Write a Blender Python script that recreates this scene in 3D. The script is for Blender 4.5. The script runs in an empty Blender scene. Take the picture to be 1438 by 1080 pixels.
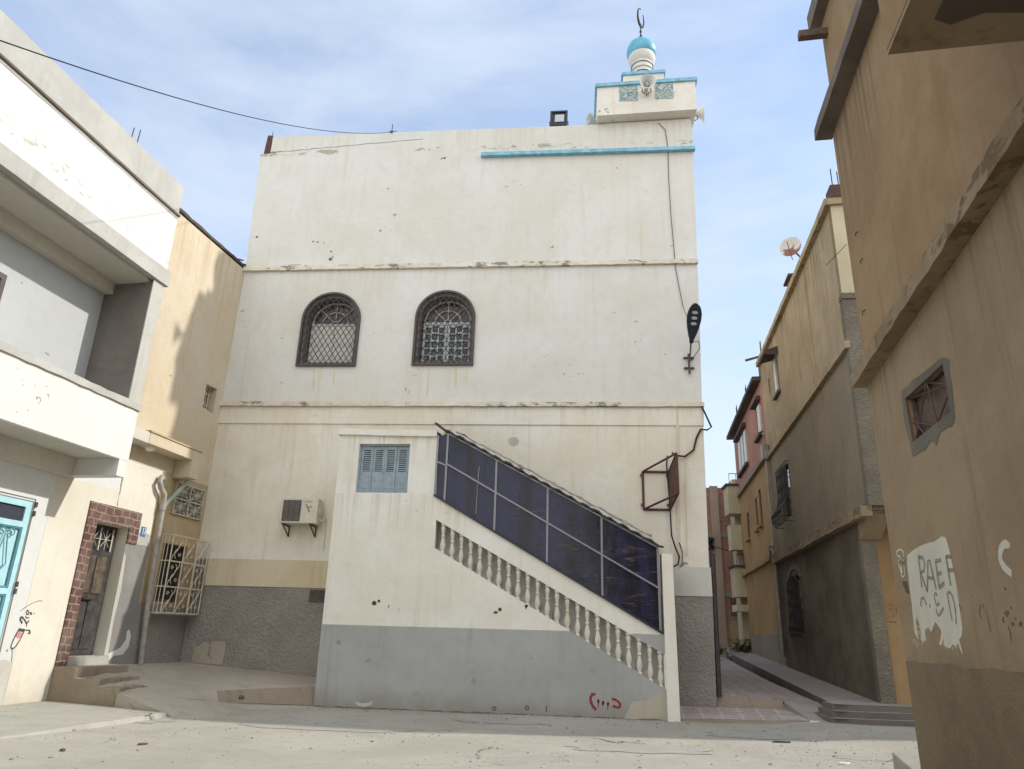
import bpy, bmesh, math, random
from mathutils import Vector
from mathutils.geometry import tessellate_polygon
random.seed(7)
SC = bpy.context.scene
COL = SC.collection
PI = math.pi
V = Vector
# ------------------------------------------------------------------ camera
W0, H0, F0 = 1438., 1080., 1013.
PT, RO, YA = math.radians(19.0), math.radians(1.72), math.radians(5.2)
CAM = V((0, 0, 1.6))
hd = V((-math.sin(YA), math.cos(YA), 0)); r0 = V((math.cos(YA), math.sin(YA), 0)); up = V((0, 0, 1))
fw = hd*math.cos(PT) + up*math.sin(PT); u0 = -hd*math.sin(PT) + up*math.cos(PT)
CU = u0*math.cos(RO) - r0*math.sin(RO); CR = u0*math.sin(RO) + r0*math.cos(RO)
cam = bpy.data.cameras.new('camera'); co = bpy.data.objects.new('camera', cam); COL.objects.link(co)
from mathutils import Matrix
co.matrix_world = Matrix(((CR.x, CU.x, -fw.x, CAM.x), (CR.y, CU.y, -fw.y, CAM.y), (CR.z, CU.z, -fw.z, CAM.z), (0, 0, 0, 1)))
cam.sensor_fit = 'HORIZONTAL'; cam.sensor_width = 36; cam.lens = 36*F0/W0
cam.clip_start = .05; cam.clip_end = 3000
SC.camera = co
SC.render.resolution_x = 1024; SC.render.resolution_y = 769
def ray(x, y): return fw + CR*((x-W0/2)/F0) - CU*((y-H0/2)/F0)

# ------------------------------------------------------------------ wall frames
class Frame:
    """a wall plane: u along it, d outwards from it, z up"""
    def __init__(s, o, u, n): s.o, s.u, s.n = V(o), V(u).normalized(), V(n).normalized()
    def p(s, u, d, z): q = s.o + s.u*u + s.n*d; return V((q.x, q.y, z))
    def at(s, x, y, d=0):          # measured point of the photograph on the plane at distance d
        r = ray(x, y); o = s.o + s.n*d; t = (o-CAM).dot(s.n)/r.dot(s.n); q = CAM + r*t
        return ((q-s.o).dot(s.u), q.z)
a54 = math.radians(5.4); a50 = math.radians(5.0)
D54 = V((math.sin(a54), math.cos(a54), 0)); N54 = V((D54.y, -D54.x, 0))
D50 = V((math.sin(a50), math.cos(a50), 0)); N50 = V((D50.y, -D50.x, 0))
MF = Frame((0, 17.6, 0), (1, 0, 0), (0, -1, 0))          # mosque front
AF = Frame((0, 16.3, 0), (1, 0, 0), (0, -1, 0))          # annex front
LF = Frame((-9.32, 17.6, 0), D54, N54)                   # left houses
RF = Frame((4.09, 9.9, 0), D54, -N54)                    # near right house, alley face
RN = Frame((4.09, 9.9, 0), N54, D54)                     # its far end
NF = Frame((6.4, 17.0, 0), D50, -N50)                    # far right house, alley face
NE = Frame((6.4, 17.0, 0), N50, -D50)                    # its front face
FF = Frame((0, 38, 0), (1, 0, 0), (0, -1, 0))            # far block
XF = Frame((0, 0, 0), (1, 0, 0), (0, -1, 0))

# ------------------------------------------------------------------ mesh builder
class MB:
    def __init__(s): s.v = []; s.f = []
    def add(s, vs, fs):
        b = len(s.v); s.v += [tuple(v) for v in vs]; s.f += [tuple(b+i for i in f) for f in fs]; return s
    def hexa(s, P):   # 8 points: bottom 4 ccw, top 4
        return s.add(P, [(3,2,1,0),(4,5,6,7),(0,1,5,4),(1,2,6,5),(2,3,7,6),(3,0,4,7)])
    def box(s, F, u0, u1, d0, d1, z0, z1):
        return s.hexa([F.p(u0,d0,z0),F.p(u1,d0,z0),F.p(u1,d1,z0),F.p(u0,d1,z0),F.p(u0,d0,z1),F.p(u1,d0,z1),F.p(u1,d1,z1),F.p(u0,d1,z1)])
    def plate(s, F, outer, d0, d1, holes=()):   # polygon in (u,z) extruded from depth d0 to d1 (front)
        loops = [outer]+list(holes); flat = [p for l in loops for p in l]; n = len(flat)
        tri = tessellate_polygon([[V((p[0], p[1], 0)) for p in l] for l in loops])
        b = len(s.v)
        s.v += [tuple(F.p(p[0], d1, p[1])) for p in flat] + [tuple(F.p(p[0], d0, p[1])) for p in flat]
        for t in tri:
            s.f.append((b+t[0], b+t[1], b+t[2])); s.f.append((b+n+t[2], b+n+t[1], b+n+t[0]))
        k = 0
        for l in loops:
            m = len(l)
            for i in range(m):
                j = (i+1) % m; s.f.append((b+k+i, b+k+j, b+n+k+j, b+n+k+i))
            k += m
        return s
    def tube(s, pts, r, seg=6, r2=None):
        pts = [V(p) for p in pts]; n = len(pts); b = len(s.v); pr = None
        for i, p in enumerate(pts):
            t = (pts[min(i+1, n-1)] - pts[max(i-1, 0)])
            t = t.normalized() if t.length > 1e-9 else V((0,0,1))
            if pr is None:
                a = V((0,0,1)) if abs(t.z) < .9 else V((1,0,0)); x = t.cross(a).normalized()
            else:
                x = (pr - t*pr.dot(t)); x = x.normalized() if x.length > 1e-6 else t.cross(V((1,0,0))).normalized()
            pr = x; y = t.cross(x); rr = r if r2 is None else r+(r2-r)*i/(n-1)
            for k in range(seg):
                an = 2*PI*k/seg; s.v.append(tuple(p + x*math.cos(an)*rr + y*math.sin(an)*rr))
        for i in range(n-1):
            for k in range(seg):
                k2 = (k+1) % seg; s.f.append((b+i*seg+k, b+i*seg+k2, b+(i+1)*seg+k2, b+(i+1)*seg+k))
        s.f.append(tuple(b+k for k in range(seg))[::-1]); s.f.append(tuple(b+(n-1)*seg+k for k in range(seg)))
        return s
    def lathe(s, c, prof, seg=20, axis=None):
        c = V(c); ax = V(axis).normalized() if axis else V((0,0,1))
        a = V((1,0,0)) if abs(ax.x) < .9 else V((0,1,0)); x = (a-ax*a.dot(ax)).normalized(); y = ax.cross(x)
        b = len(s.v); n = len(prof)
        for r, h in prof:
            for k in range(seg):
                an = 2*PI*k/seg; s.v.append(tuple(c + ax*h + x*math.cos(an)*r + y*math.sin(an)*r))
        for i in range(n-1):
            for k in range(seg):
                k2 = (k+1) % seg; s.f.append((b+i*seg+k, b+i*seg+k2, b+(i+1)*seg+k2, b+(i+1)*seg+k))
        s.f.append(tuple(b+k for k in range(seg))[::-1]); s.f.append(tuple(b+(n-1)*seg+k for k in range(seg)))
        return s
    def rough(s, F, u0, u1, d0, d1, z0, z1, step=.25, j=.012, slope=0):   # a ledge with slightly worn edges
        n = max(2, int(abs(u1-u0)/step)); b = len(s.v)
        for i in range(n+1):
            u = u0+(u1-u0)*i/n; dz = slope*(u-u0); q = lambda: random.uniform(-j, j)
            for d, z in ((d0, z0), (d1+q()*.6, z0+q()), (d1+q()*.6, z1+q()), (d0, z1)):
                s.v.append(tuple(F.p(u, d, z+dz)))
        for i in range(n):
            for k in range(4):
                k2 = (k+1) % 4; s.f.append((b+i*4+k, b+i*4+k2, b+i*4+4+k2, b+i*4+4+k))
        s.f.append((b+3,b+2,b+1,b)); s.f.append((b+n*4,b+n*4+1,b+n*4+2,b+n*4+3)); return s
    def stroke(s, F, pts, w, d=.003, th=.002, jit=0.):   # a painted line on a wall, (u,z) points
        n = len(pts); b = len(s.v)
        for i, p in enumerate(pts):
            q0 = pts[max(i-1, 0)]; q1 = pts[min(i+1, n-1)]; tx, tz = q1[0]-q0[0], q1[1]-q0[1]; l = math.hypot(tx, tz) or 1
            nx, nz = -tz/l, tx/l; ww = w*(1+random.uniform(-jit, jit))/2
            for sg in (1, -1):
                for dd in (d, d+th): s.v.append(tuple(F.p(p[0]+nx*ww*sg, dd, p[1]+nz*ww*sg)))
        for i in range(n-1):
            a = b+i*4; c = a+4
            s.f += [(a+1, a+3, c+3, c+1), (a, c, c+2, a+2), (a, a+1, c+1, c), (a+2, c+2, c+3, a+3)]
        s.f += [(b, b+2, b+3, b+1), (b+n*4-4, b+n*4-3, b+n*4-1, b+n*4-2)]
        return s
    def build(s, name, mat, parent=None, smooth=False, bevel=0, **kw):
        off = V(parent['_o']) if parent is not None else V((0,0,0))
        me = bpy.data.meshes.new(name); me.from_pydata([tuple(V(v)-off) for v in s.v], [], s.f)
        bm = bmesh.new(); bm.from_mesh(me); bmesh.ops.recalc_face_normals(bm, faces=bm.faces); bm.to_mesh(me); bm.free()
        me.materials.append(mat)
        if smooth:
            for p in me.polygons: p.use_smooth = True
        o = bpy.data.objects.new(name, me); COL.objects.link(o)
        if smooth:
            try: me.set_sharp_from_angle(angle=math.radians(40))
            except Exception: pass
        if parent is not None: o.parent = parent; o['_o'] = list(off)
        else: o['_o'] = [0., 0., 0.]
        if bevel:
            m = o.modifiers.new('bevel', 'BEVEL'); m.width = bevel; m.segments = 2; m.limit_method = 'ANGLE'; m.angle_limit = math.radians(50)
        for k, v in kw.items(): o[k] = v
        return o
def thing(name, label, cat, loc, group=None):
    o = bpy.data.objects.new(name, None); COL.objects.link(o); o.location = loc; o.empty_display_size = .2
    o['_o'] = list(loc); o['label'] = label; o['category'] = cat
    if group: o['group'] = group
    return o
def tag(o, label, cat, group=None):
    o['label'] = label; o['category'] = cat
    if group: o['group'] = group
    return o
def recenter(o):     # put the origin of a one-mesh thing at its base
    me = o.data; xs = [v.co for v in me.vertices]
    c = V((sum(v.x for v in xs)/len(xs), sum(v.y for v in xs)/len(xs), min(v.z for v in xs)))
    for v in me.vertices: v.co -= c
    o.location = c; return o

# ------------------------------------------------------------------ materials
def lin(c): return tuple((x/12.92 if x <= .04045 else ((x+.055)/1.055)**2.4) for x in c)
class NT:
    def __init__(s, name):
        s.m = bpy.data.materials.new(name); s.m.use_nodes = True; s.t = s.m.node_tree; s.n = s.t.nodes
        s.b = s.n['Principled BSDF']; s.pos = s.n.new('ShaderNodeNewGeometry').outputs['Position']
    def L(s, a, b): s.t.links.new(a, b)
    def mapping(s, scale, rot=(0,0,0), src=None):
        m = s.n.new('ShaderNodeMapping'); m.inputs['Scale'].default_value = scale; m.inputs['Rotation'].default_value = rot
        s.L(src or s.pos, m.inputs['Vector']); return m.outputs[0]
    def noise(s, scale, vec=None, detail=5, rough=.6, dist=0):
        n = s.n.new('ShaderNodeTexNoise'); n.inputs['Scale'].default_value = scale; n.inputs['Detail'].default_value = detail
        n.inputs['Roughness'].default_value = rough; n.inputs['Distortion'].default_value = dist
        s.L(vec or s.pos, n.inputs['Vector']); return n.outputs['Fac']
    def ramp(s, fac, a, b, lo=0., hi=1.):
        n = s.n.new('ShaderNodeMapRange'); n.interpolation_type = 'SMOOTHSTEP'
        n.inputs['From Min'].default_value = a; n.inputs['From Max'].default_value = b
        n.inputs['To Min'].default_value = lo; n.inputs['To Max'].default_value = hi
        s.L(fac, n.inputs['Value']); return n.outputs[0]
    def math(s, op, a, b=None, c=None):
        n = s.n.new('ShaderNodeMath'); n.operation = op
        for i, x in enumerate((a, b, c)):
            if x is None: continue
            if isinstance(x, (int, float)): n.inputs[i].default_value = x
            else: s.L(x, n.inputs[i])
        return n.outputs[0]
    def mix(s, fac, a, b, mode='MIX'):
        n = s.n.new('ShaderNodeMix'); n.data_type = 'RGBA'; n.blend_type = mode
        for k, x in ((0, fac), (6, a), (7, b)):
            if isinstance(x, (int, float)): n.inputs[k].default_value = x
            elif isinstance(x, tuple): n.inputs[k].default_value = (*x[:3], 1)
            else: s.L(x, n.inputs[k])
        return n.outputs[2]
    def sep(s, v=None):
        n = s.n.new('ShaderNodeSeparateXYZ'); s.L(v or s.pos, n.inputs[0]); return n.outputs
    def comb(s, x, y, z):
        n = s.n.new('ShaderNodeCombineXYZ')
        for i, q in enumerate((x, y, z)):
            if isinstance(q, (int, float)): n.inputs[i].default_value = q
            else: s.L(q, n.inputs[i])
        return n.outputs[0]
    def bump(s, h, strength, dist, prev=None):
        n = s.n.new('ShaderNodeBump'); n.inputs['Strength'].default_value = strength; n.inputs['Distance'].default_value = dist
        s.L(h, n.inputs['Height'])
        if prev is not None: s.L(prev, n.inputs['Normal'])
        return n.outputs[0]
    def out(s, col, rough=.9, normal=None, spec=.2):
        if isinstance(col, tuple): s.b.inputs['Base Color'].default_value = (*col[:3], 1)
        else: s.L(col, s.b.inputs['Base Color'])
        if isinstance(rough, (int, float)): s.b.inputs['Roughness'].default_value = rough
        else: s.L(rough, s.b.inputs['Roughness'])
        s.b.inputs['Specular IOR Level'].default_value = spec
        if normal is not None: s.L(normal, s.b.inputs['Normal'])
        return s.m
def plaster(name, col, col2, mot=1., streak=None, sa=.5, peel=None, bump=.35, chips=.0, drips=(), seed=0., dirt=None, trowel=0.):
    """col/col2 mottled; streak = colour of run-off stains; peel = [(z0,z1,threshold,colour)] bands of flaking paint"""
    n = NT(name); p = n.mapping((1,1,1)); m = n.n[-1]; m.inputs['Location'].default_value = (seed, seed*1.7, 0)
    big = n.noise(.55, p, 6, .65, .4); c = n.mix(n.ramp(big, .35, .65, 0, mot), col, col2)
    md = n.noise(4.5, p, 5, .7); c = n.mix(n.ramp(md, .45, .75, 0, .35*mot), c, tuple(x*.86 for x in col2))
    if streak:
        sv = n.mapping((3.2, 3.2, .22), src=p); st = n.noise(1.6, sv, 5, .6)
        c = n.mix(n.ramp(st, .52, .78, 0, sa), c, streak)
    if dirt:     # splash dirt above a height
        z = n.sep()[2]; dz0, dz1, dc, da = dirt
        e = n.math('ADD', z, n.math('MULTIPLY', n.noise(1.8, p), (dz1-dz0)*1.2))
        c = n.mix(n.ramp(e, dz0+(dz1-dz0)*.4, dz1+(dz1-dz0)*.6, da, 0), c, dc)
    for zt, ln, dc, da in drips:      # run-off stains hanging below a ledge
        z = n.sep()[2]; sv = n.mapping((7, 7, .12), src=p); dn = n.noise(1.3, sv, 4, .65)
        low = n.noise(.35, p, 2); k = n.math('ADD', dn, n.math('MULTIPLY', n.math('SUBTRACT', low, .5), .5))
        f = n.math('MULTIPLY', n.ramp(k, .50, .66, 0, da), n.math('MULTIPLY', n.ramp(z, zt-ln, zt, 0, 1), n.ramp(z, zt, zt+.02, 1, 0)))
        c = n.mix(f, c, dc)
    pk = None
    for z0, z1, th, pc in (peel or []):
        z = n.sep()[2]; w = (z1-z0)*.35
        msk = n.math('MULTIPLY', n.ramp(z, z0, z0+w), n.ramp(z, z1-w, z1, 1, 0))
        nn = n.noise(3.2, n.mapping((1, 1, 2.2), src=p), 8, .72, .6); lo = n.noise(.45, p, 2)
        v = n.math('MULTIPLY', n.math('ADD', nn, n.math('MULTIPLY', n.math('SUBTRACT', lo, .5), .55)), msk)
        f = n.ramp(v, th, th+.015); c = n.mix(f, c, pc); pk = f if pk is None else n.math('MAXIMUM', pk, f)
    if chips:
        ch = n.noise(9, p, 3, .5, .8); chips = chips+.10; f = n.ramp(n.math('MULTIPLY', ch, n.ramp(n.noise(.8, p, 2), .54, .66)), chips, chips+.02)
        c = n.mix(f, c, tuple(x*.45 for x in col2))
    h = n.noise(28, p, 6, .7); b = n.bump(h, bump, .006)
    if trowel: b = n.bump(n.noise(1.6, n.mapping((1, 1, 1.3), src=p), 5, .7, .5), trowel, .05, b); b = n.bump(big, .5, .05, b); b = n.bump(md, .25, .012, b)
    if pk is not None: b = n.bump(n.math('SUBTRACT', 1., pk), .5, .006, b)
    return n.out(c, .92, b)
def roughcast(name, col, col2, sc=22, dist=.03, strk=None):
    n = NT(name); v = n.n.new('ShaderNodeTexVoronoi'); v.inputs['Scale'].default_value = sc; n.L(n.pos, v.inputs['Vector'])
    nn = n.noise(sc*.7, None, 5, .7, 1.2); h = n.math('ADD', n.math('MULTIPLY', v.outputs['Distance'], .6), nn)
    c = n.mix(n.ramp(n.noise(.9), .35, .68), col, col2); c = n.mix(n.ramp(nn, .35, .65, .35, 0), c, tuple(x*.55 for x in col))
    if strk: c = n.mix(n.ramp(n.noise(1.5, n.mapping((3, 3, .3))), .5, .75, 0, .6), c, strk)
    return n.out(c, .95, n.bump(h, .9, dist))
def paint(name, col, rough=.5, var=.12, metal=0., rust=None, sc=6., spec=.35):
    n = NT(name); nn = n.noise(sc, None, 5, .65); c = n.mix(n.ramp(nn, .3, .7, 0, 1), tuple(x*(1-var) for x in col), tuple(min(1, x*(1+var)) for x in col))
    if rust: c = n.mix(n.ramp(n.noise(sc*2.3, None, 6, .7), rust[1], rust[1]+.08), c, rust[0])
    n.b.inputs['Metallic'].default_value = metal
    return n.out(c, n.ramp(nn, .3, .7, rough*.85, min(1, rough*1.15)), n.bump(n.noise(40), .15, .002), spec)

CREAM = (.66, .62, .55); GREYP = (.36, .355, .33)
M = {}
PEELC = (.27, .245, .20)
M['mosque'] = plaster('mosque_plaster', (.665,.66,.63), (.625,.605,.54), 1., (.58,.48,.34), .45,
    [(11.2,11.3,.62,PEELC),(14.8,15.25,.545,(.40,.36,.29)),(12.0,13.2,.83,PEELC)], .3, .56, drips=[(11.06,.8,(.48,.42,.32),.22),(15.75,1.4,(.46,.42,.36),.28),(14.68,.7,(.48,.43,.36),.15)], trowel=.16)
M['mosque_low'] = plaster('mosque_plaster_lower', (.76,.735,.665), (.70,.645,.53), 1., (.55,.43,.27), .5, None, .3, .6, seed=3, drips=[(7.06,.5,(.50,.43,.33),.2),(6.55,1.3,(.50,.43,.33),.22)], trowel=.16)
M['ledge'] = plaster('ledge_plaster', (.72,.68,.60), (.64,.58,.47), 1., (.4,.33,.24), .5, [(6.9,7.3,.56,PEELC),(10.95,11.35,.53,PEELC)], .5, .55, seed=5)
M['minaret'] = plaster('minaret_plaster', (.74,.71,.65), (.68,.62,.53), 1., (.55,.45,.33), .5, [(15.6,17.4,.635,(.36,.34,.29))], .35, .52, seed=2)
M['band'] = plaster('band_plaster', (.64,.57,.43), (.58,.49,.34), 1., (.42,.33,.2), .5, None, .3, seed=8)
M['bandr'] = plaster('grey_white_plaster', (.60,.60,.56), (.52,.51,.46), 1., (.35,.33,.28), .5, None, .3, .5, seed=9)
M['rustrun'] = plaster('rust_run_stain', (.64,.575,.44), (.60,.52,.38), 1., (.52,.42,.28), .5, None, .2)
M['annex'] = plaster('annex_plaster', (.80,.795,.745), (.745,.715,.62), 1., (.55,.5,.38), .35, None, .3, .57, seed=11, drips=[(4.55,1.2,(.5,.43,.32),.4),(5.95,.8,(.48,.42,.32),.4)], trowel=.14)
M['grey_dado'] = plaster('grey_paint', (.41,.42,.41), (.355,.365,.355), 1., (.26,.25,.23), .45, None, .25, .58, seed=13, dirt=(0,.5,(.27,.24,.2),.75))
M['roughgrey'] = roughcast('roughcast_grey', (.35,.32,.29), (.28,.255,.23), 17, .045)
M['blue'] = paint('blue_trim_paint', (.21,.44,.57), .6, .22, rust=((.5,.55,.56), .62))
M['dome'] = paint('blue_dome_paint', (.12,.38,.52), .45, .18, rust=((.45,.55,.6), .68), sc=3)
M['drum'] = plaster('drum_plaster', (.70,.68,.63), (.6,.56,.5), 1., (.4,.36,.3), .5)
M['iron'] = paint('dark_iron', (.045,.04,.04), .55, .3, .2, ((.12,.06,.04), .58))
M['irongrey'] = paint('grey_brown_iron', (.10,.085,.08), .6, .3, .1, ((.14,.08,.05), .56))
M['mesh_iron'] = paint('weathered_iron_mesh', (.075,.065,.06), .6, .3, .1)
M['rack'] = paint('rust_brown_iron', (.11,.055,.05), .6, .35, .1, ((.2,.09,.05), .58))
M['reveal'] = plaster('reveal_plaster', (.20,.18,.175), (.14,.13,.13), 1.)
M['white_wood'] = paint('white_shutter_paint', (.62,.61,.57), .6, .08)
M['pale_frame'] = paint('pale_window_paint', (.50,.55,.56), .6, .1)
def glass(name, col, rough=.05, spec=.5, sc=3):
    n = NT(name); c = n.mix(n.ramp(n.noise(sc, None, 4, .6, .6), .35, .7), col, tuple(x*1.7 for x in col))
    n.b.inputs['Coat Weight'].default_value = 0
    return n.out(c, rough, n.bump(n.noise(2.2, None, 2), .05, .02), spec)
M['darkglass'] = glass('dark_pane', (.03,.035,.04)); M['redglass'] = glass('red_brown_pane', (.07,.03,.03), .12)
def tint_glass():
    n = NT('tinted_blue_film_glass'); st = n.noise(2.4, n.mapping((.6, 1, 3.0)), 7, .7, 1.4)
    cur = n.noise(1.3, n.mapping((2.2, 1, .25)), 4, .6, .3)      # folds of the curtain behind the film
    c = n.mix(n.ramp(cur, .42, .58), (.016,.015,.026), (.024,.026,.062))
    c = n.mix(n.ramp(n.math('MULTIPLY', n.ramp(st, .50, .72), n.ramp(n.noise(.9), .42, .6)), 0, 1, 0, .85), c, (.13,.085,.06))  # brown reflections painted into the glass colour as streaks
    c = n.mix(n.ramp(n.noise(14, None, 5, .8), .55, .75, 0, .35), c, (.10,.10,.11))
    return n.out(c, n.ramp(st, .4, .7, .12, .35), n.bump(n.noise(2.0, n.mapping((1, 1, .5)), 3), .25, .03), .3)
M['tint'] = tint_glass()
M['alu'] = paint('dull_aluminium', (.26,.25,.27), .45, .12, .35)
M['sheet'] = paint('black_roof_sheet', (.03,.03,.035), .5, .3)
M['rag'] = paint('grey_sealing_cloth', (.38,.36,.33), .9, .25)
M['shutter'] = paint('blue_grey_shutter_paint', (.29,.355,.40), .7, .14, rust=((.35,.34,.3), .66), sc=9)
M['baluster'] = plaster('baluster_cast_stone', (.68,.66,.58), (.6,.56,.46), 1., (.42,.38,.3), .4)
M['wornp'] = plaster('worn_beige_patch', (.47,.43,.35), (.39,.36,.30), 1., (.3,.26,.2), .5, None, .4)
M['wornp2'] = plaster('scuffed_grey', (.33,.33,.315), (.28,.28,.27), 1.)
M['inner'] = plaster('stairwell_plaster', (.54,.52,.49), (.47,.45,.42), 1.)
M['concrete'] = plaster('bare_concrete', (.33,.31,.275), (.25,.23,.20), 1., (.18,.16,.14), .5, None, .5, .55)
M['cement'] = plaster('grey_cement_render', (.50,.49,.45), (.41,.40,.365), 1., (.33,.31,.27), .4, None, .3, .6, seed=4)
M['whitewash'] = plaster('white_wash', (.71,.705,.675), (.66,.65,.61), .8, (.66,.62,.54), .35, [(8.62,9.5,.60,(.50,.45,.37))], .45, .56, seed=6)
M['whitewash_low'] = plaster('white_wash_lower', (.66,.675,.665), (.61,.615,.59), .8, (.62,.6,.52), .3, None, .35, .6, seed=16, dirt=(.0,1.3,(.50,.47,.40),.75))
M['creamwhite'] = plaster('cream_white_wash', (.70,.675,.59), (.65,.61,.51), .9, (.55,.49,.38), .3, None, .35, .6, seed=17, dirt=(.0,.9,(.42,.37,.29),.7))
M['grimy'] = plaster('grimy_white', (.55,.53,.48), (.47,.45,.40), 1., (.4,.37,.32), .5, None, .4)
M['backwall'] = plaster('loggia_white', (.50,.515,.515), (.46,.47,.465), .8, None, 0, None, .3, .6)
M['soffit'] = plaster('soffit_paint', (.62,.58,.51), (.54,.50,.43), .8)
M['blocks'] = plaster('concrete_block_render', (.22,.20,.175), (.165,.15,.135), 1., None, 0, None, .6)
M['yellow'] = plaster('pale_yellow_plaster', (.59,.52,.40), (.56,.47,.34), 1., (.53,.37,.19), .6, None, .35, .56, seed=21, drips=[(11.05,2.2,(.42,.31,.18),.5)], trowel=.4)
M['yellow_dirty'] = plaster('dirty_ochre_plaster', (.50,.39,.23), (.40,.31,.19), 1., (.3,.2,.1), .5, None, .4, .55, seed=23)
M['grey_wall'] = plaster('grey_smeared_cement', (.27,.26,.24), (.21,.20,.185), 1., (.16,.15,.14), .4, [(1.0,1.8,.66,(.5,.48,.45))], .3, .58, seed=14)
M['pale_cement'] = plaster('pale_cement_strip', (.45,.44,.405), (.38,.37,.33), 1., None, 0, None, .3)
M['creamiron'] = paint('cream_iron_paint', (.60,.54,.42), .55, .15, rust=((.22,.13,.07), .6), sc=9)
M['lattice'] = paint('cast_lattice', (.50,.46,.37), .9, .15)
M['wood'] = paint('weathered_dark_wood', (.05,.045,.041), .7, .45, sc=7); M['wood2'] = paint('worn_brown_wood', (.10,.075,.052), .65, .5, sc=5)
M['pvc'] = paint('dirty_grey_pipe', (.33,.31,.27), .6, .2); M['pvcgreen'] = paint('pale_green_pipe', (.33,.40,.33), .6, .15)
M['plate'] = paint('blue_enamel', (.06,.17,.36), .3, .1); M['platew'] = paint('white_enamel', (.7,.73,.75), .4, .05)
M['cyan'] = paint('pale_blue_door_paint', (.42,.66,.72), .5, .07); M['teal'] = paint('teal_iron_paint', (.10,.27,.32), .45, .15)
M['perf'] = paint('perforated_dark_sheet', (.035,.04,.06), .6, .1)
M['ink'] = paint('black_spray', (.06,.06,.065), .7, .2); M['redspray'] = paint('red_spray', (.27,.035,.045), .8, .2)
M['pinkspray'] = paint('pink_spray', (.6,.25,.25), .8, .1)
M['greyspray'] = paint('faded_grey_spray', (.30,.29,.25), .8, .15); gs_ = M['greyspray']; gt_ = gs_.node_tree; gn_ = gt_.nodes.new('ShaderNodeTexNoise'); gn_.inputs['Scale'].default_value = 26; gn_.inputs['Detail'].default_value = 5
gr_ = gt_.nodes.new('ShaderNodeMapRange'); gr_.inputs[1].default_value = .3; gr_.inputs[2].default_value = .6; gr_.inputs[3].default_value = .25; gr_.inputs[4].default_value = .9
gp_ = gt_.nodes.new('ShaderNodeNewGeometry'); gt_.links.new(gp_.outputs['Position'], gn_.inputs['Vector']); gt_.links.new(gn_.outputs[0], gr_.inputs[0]); gt_.links.new(gr_.outputs[0], gt_.nodes['Principled BSDF'].inputs['Alpha'])
M['whitepaint'] = plaster('brushed_white_paint', (.60,.575,.49), (.53,.50,.42), 1., (.42,.38,.3), .4)
M['ac'] = paint('yellowed_white_metal', (.62,.58,.49), .45, .08); M['acgrille'] = paint('grey_fan_grille', (.20,.18,.17), .5, .1)
M['black'] = paint('black_cable', (.012,.012,.013), .5, .1); M['lampbody'] = paint('dark_blue_grey_lamp', (.02,.03,.045), .35, .15)
M['lens'] = paint('lamp_lens', (.45,.47,.52), .15, .05, spec=.6); M['horn'] = paint('grey_white_horn', (.62,.64,.62), .4, .06)
M['frost'] = paint('frosted_cover', (.8,.79,.74), .3, .03)
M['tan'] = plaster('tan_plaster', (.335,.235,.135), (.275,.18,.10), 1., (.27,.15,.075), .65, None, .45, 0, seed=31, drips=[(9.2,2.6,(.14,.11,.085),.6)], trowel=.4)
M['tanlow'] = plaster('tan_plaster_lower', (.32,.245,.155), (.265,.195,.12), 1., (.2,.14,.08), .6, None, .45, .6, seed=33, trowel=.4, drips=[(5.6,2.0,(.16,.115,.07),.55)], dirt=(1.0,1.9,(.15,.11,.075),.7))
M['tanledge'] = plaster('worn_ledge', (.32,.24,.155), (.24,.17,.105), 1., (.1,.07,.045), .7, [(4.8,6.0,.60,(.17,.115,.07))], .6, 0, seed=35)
M['browndado'] = roughcast('brown_cement_dado', (.23,.178,.115), (.155,.12,.078), 34, .012)
M['eave'] = plaster('eave_concrete', (.20,.165,.135), (.14,.115,.095), 1., (.08,.065,.055), .6, None, .5)
M['patch'] = plaster('grey_cement_patch', (.185,.165,.135), (.13,.115,.09), 1., (.24,.19,.13), .5, None, .6)
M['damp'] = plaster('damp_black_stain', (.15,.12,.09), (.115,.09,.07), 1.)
M['steel'] = paint('brown_steel_plate', (.12,.085,.065), .6, .25, 0)
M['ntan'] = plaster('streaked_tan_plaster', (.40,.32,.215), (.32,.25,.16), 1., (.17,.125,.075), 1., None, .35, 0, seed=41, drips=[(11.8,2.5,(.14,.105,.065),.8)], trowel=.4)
M['nledge'] = plaster('worn_brown_ledge', (.32,.25,.16), (.25,.19,.12), 1., (.14,.1,.06), .7, [(4.1,4.6,.5,(.17,.13,.09))], .6)
M['nmid'] = plaster('greenish_grey_plaster', (.27,.225,.16), (.215,.18,.128), 1., (.15,.12,.08), .6, None, .35, .6, seed=43)
M['nlow'] = roughcast('dark_roughcast', (.20,.165,.125), (.12,.10,.075), 20, .05); M['npil'] = roughcast('grey_roughcast', (.27,.24,.19), (.18,.16,.125), 20, .045)
M['orange'] = plaster('orange_ochre_plaster', (.35,.24,.13), (.285,.19,.10), 1., (.24,.13,.05), .6, None, .3, .58, seed=45)
M['pink'] = plaster('pink_brick_plaster', (.42,.22,.16), (.33,.16,.12), 1., (.22,.11,.08), .5, None, .4, .58, seed=47)
M['ncream'] = plaster('cream_end_plaster', (.56,.50,.36), (.48,.42,.29), 1., (.36,.29,.17), .6, None, .3, seed=49)
M['colm'] = plaster('brownish_concrete', (.40,.31,.25), (.32,.25,.20), 1., (.22,.16,.12), .5, None, .4)
M['orange2'] = plaster('ochre_plaster', (.37,.24,.115), (.29,.185,.085), 1., (.2,.115,.05), .8, None, .3, .58, seed=46)
M['curb'] = roughcast('dark_kerb_face', (.15,.14,.14), (.11,.10,.10), 30, .01)
M['roofedge'] = plaster('dark_roof_edge', (.11,.09,.08), (.075,.065,.06), 1.)
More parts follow.
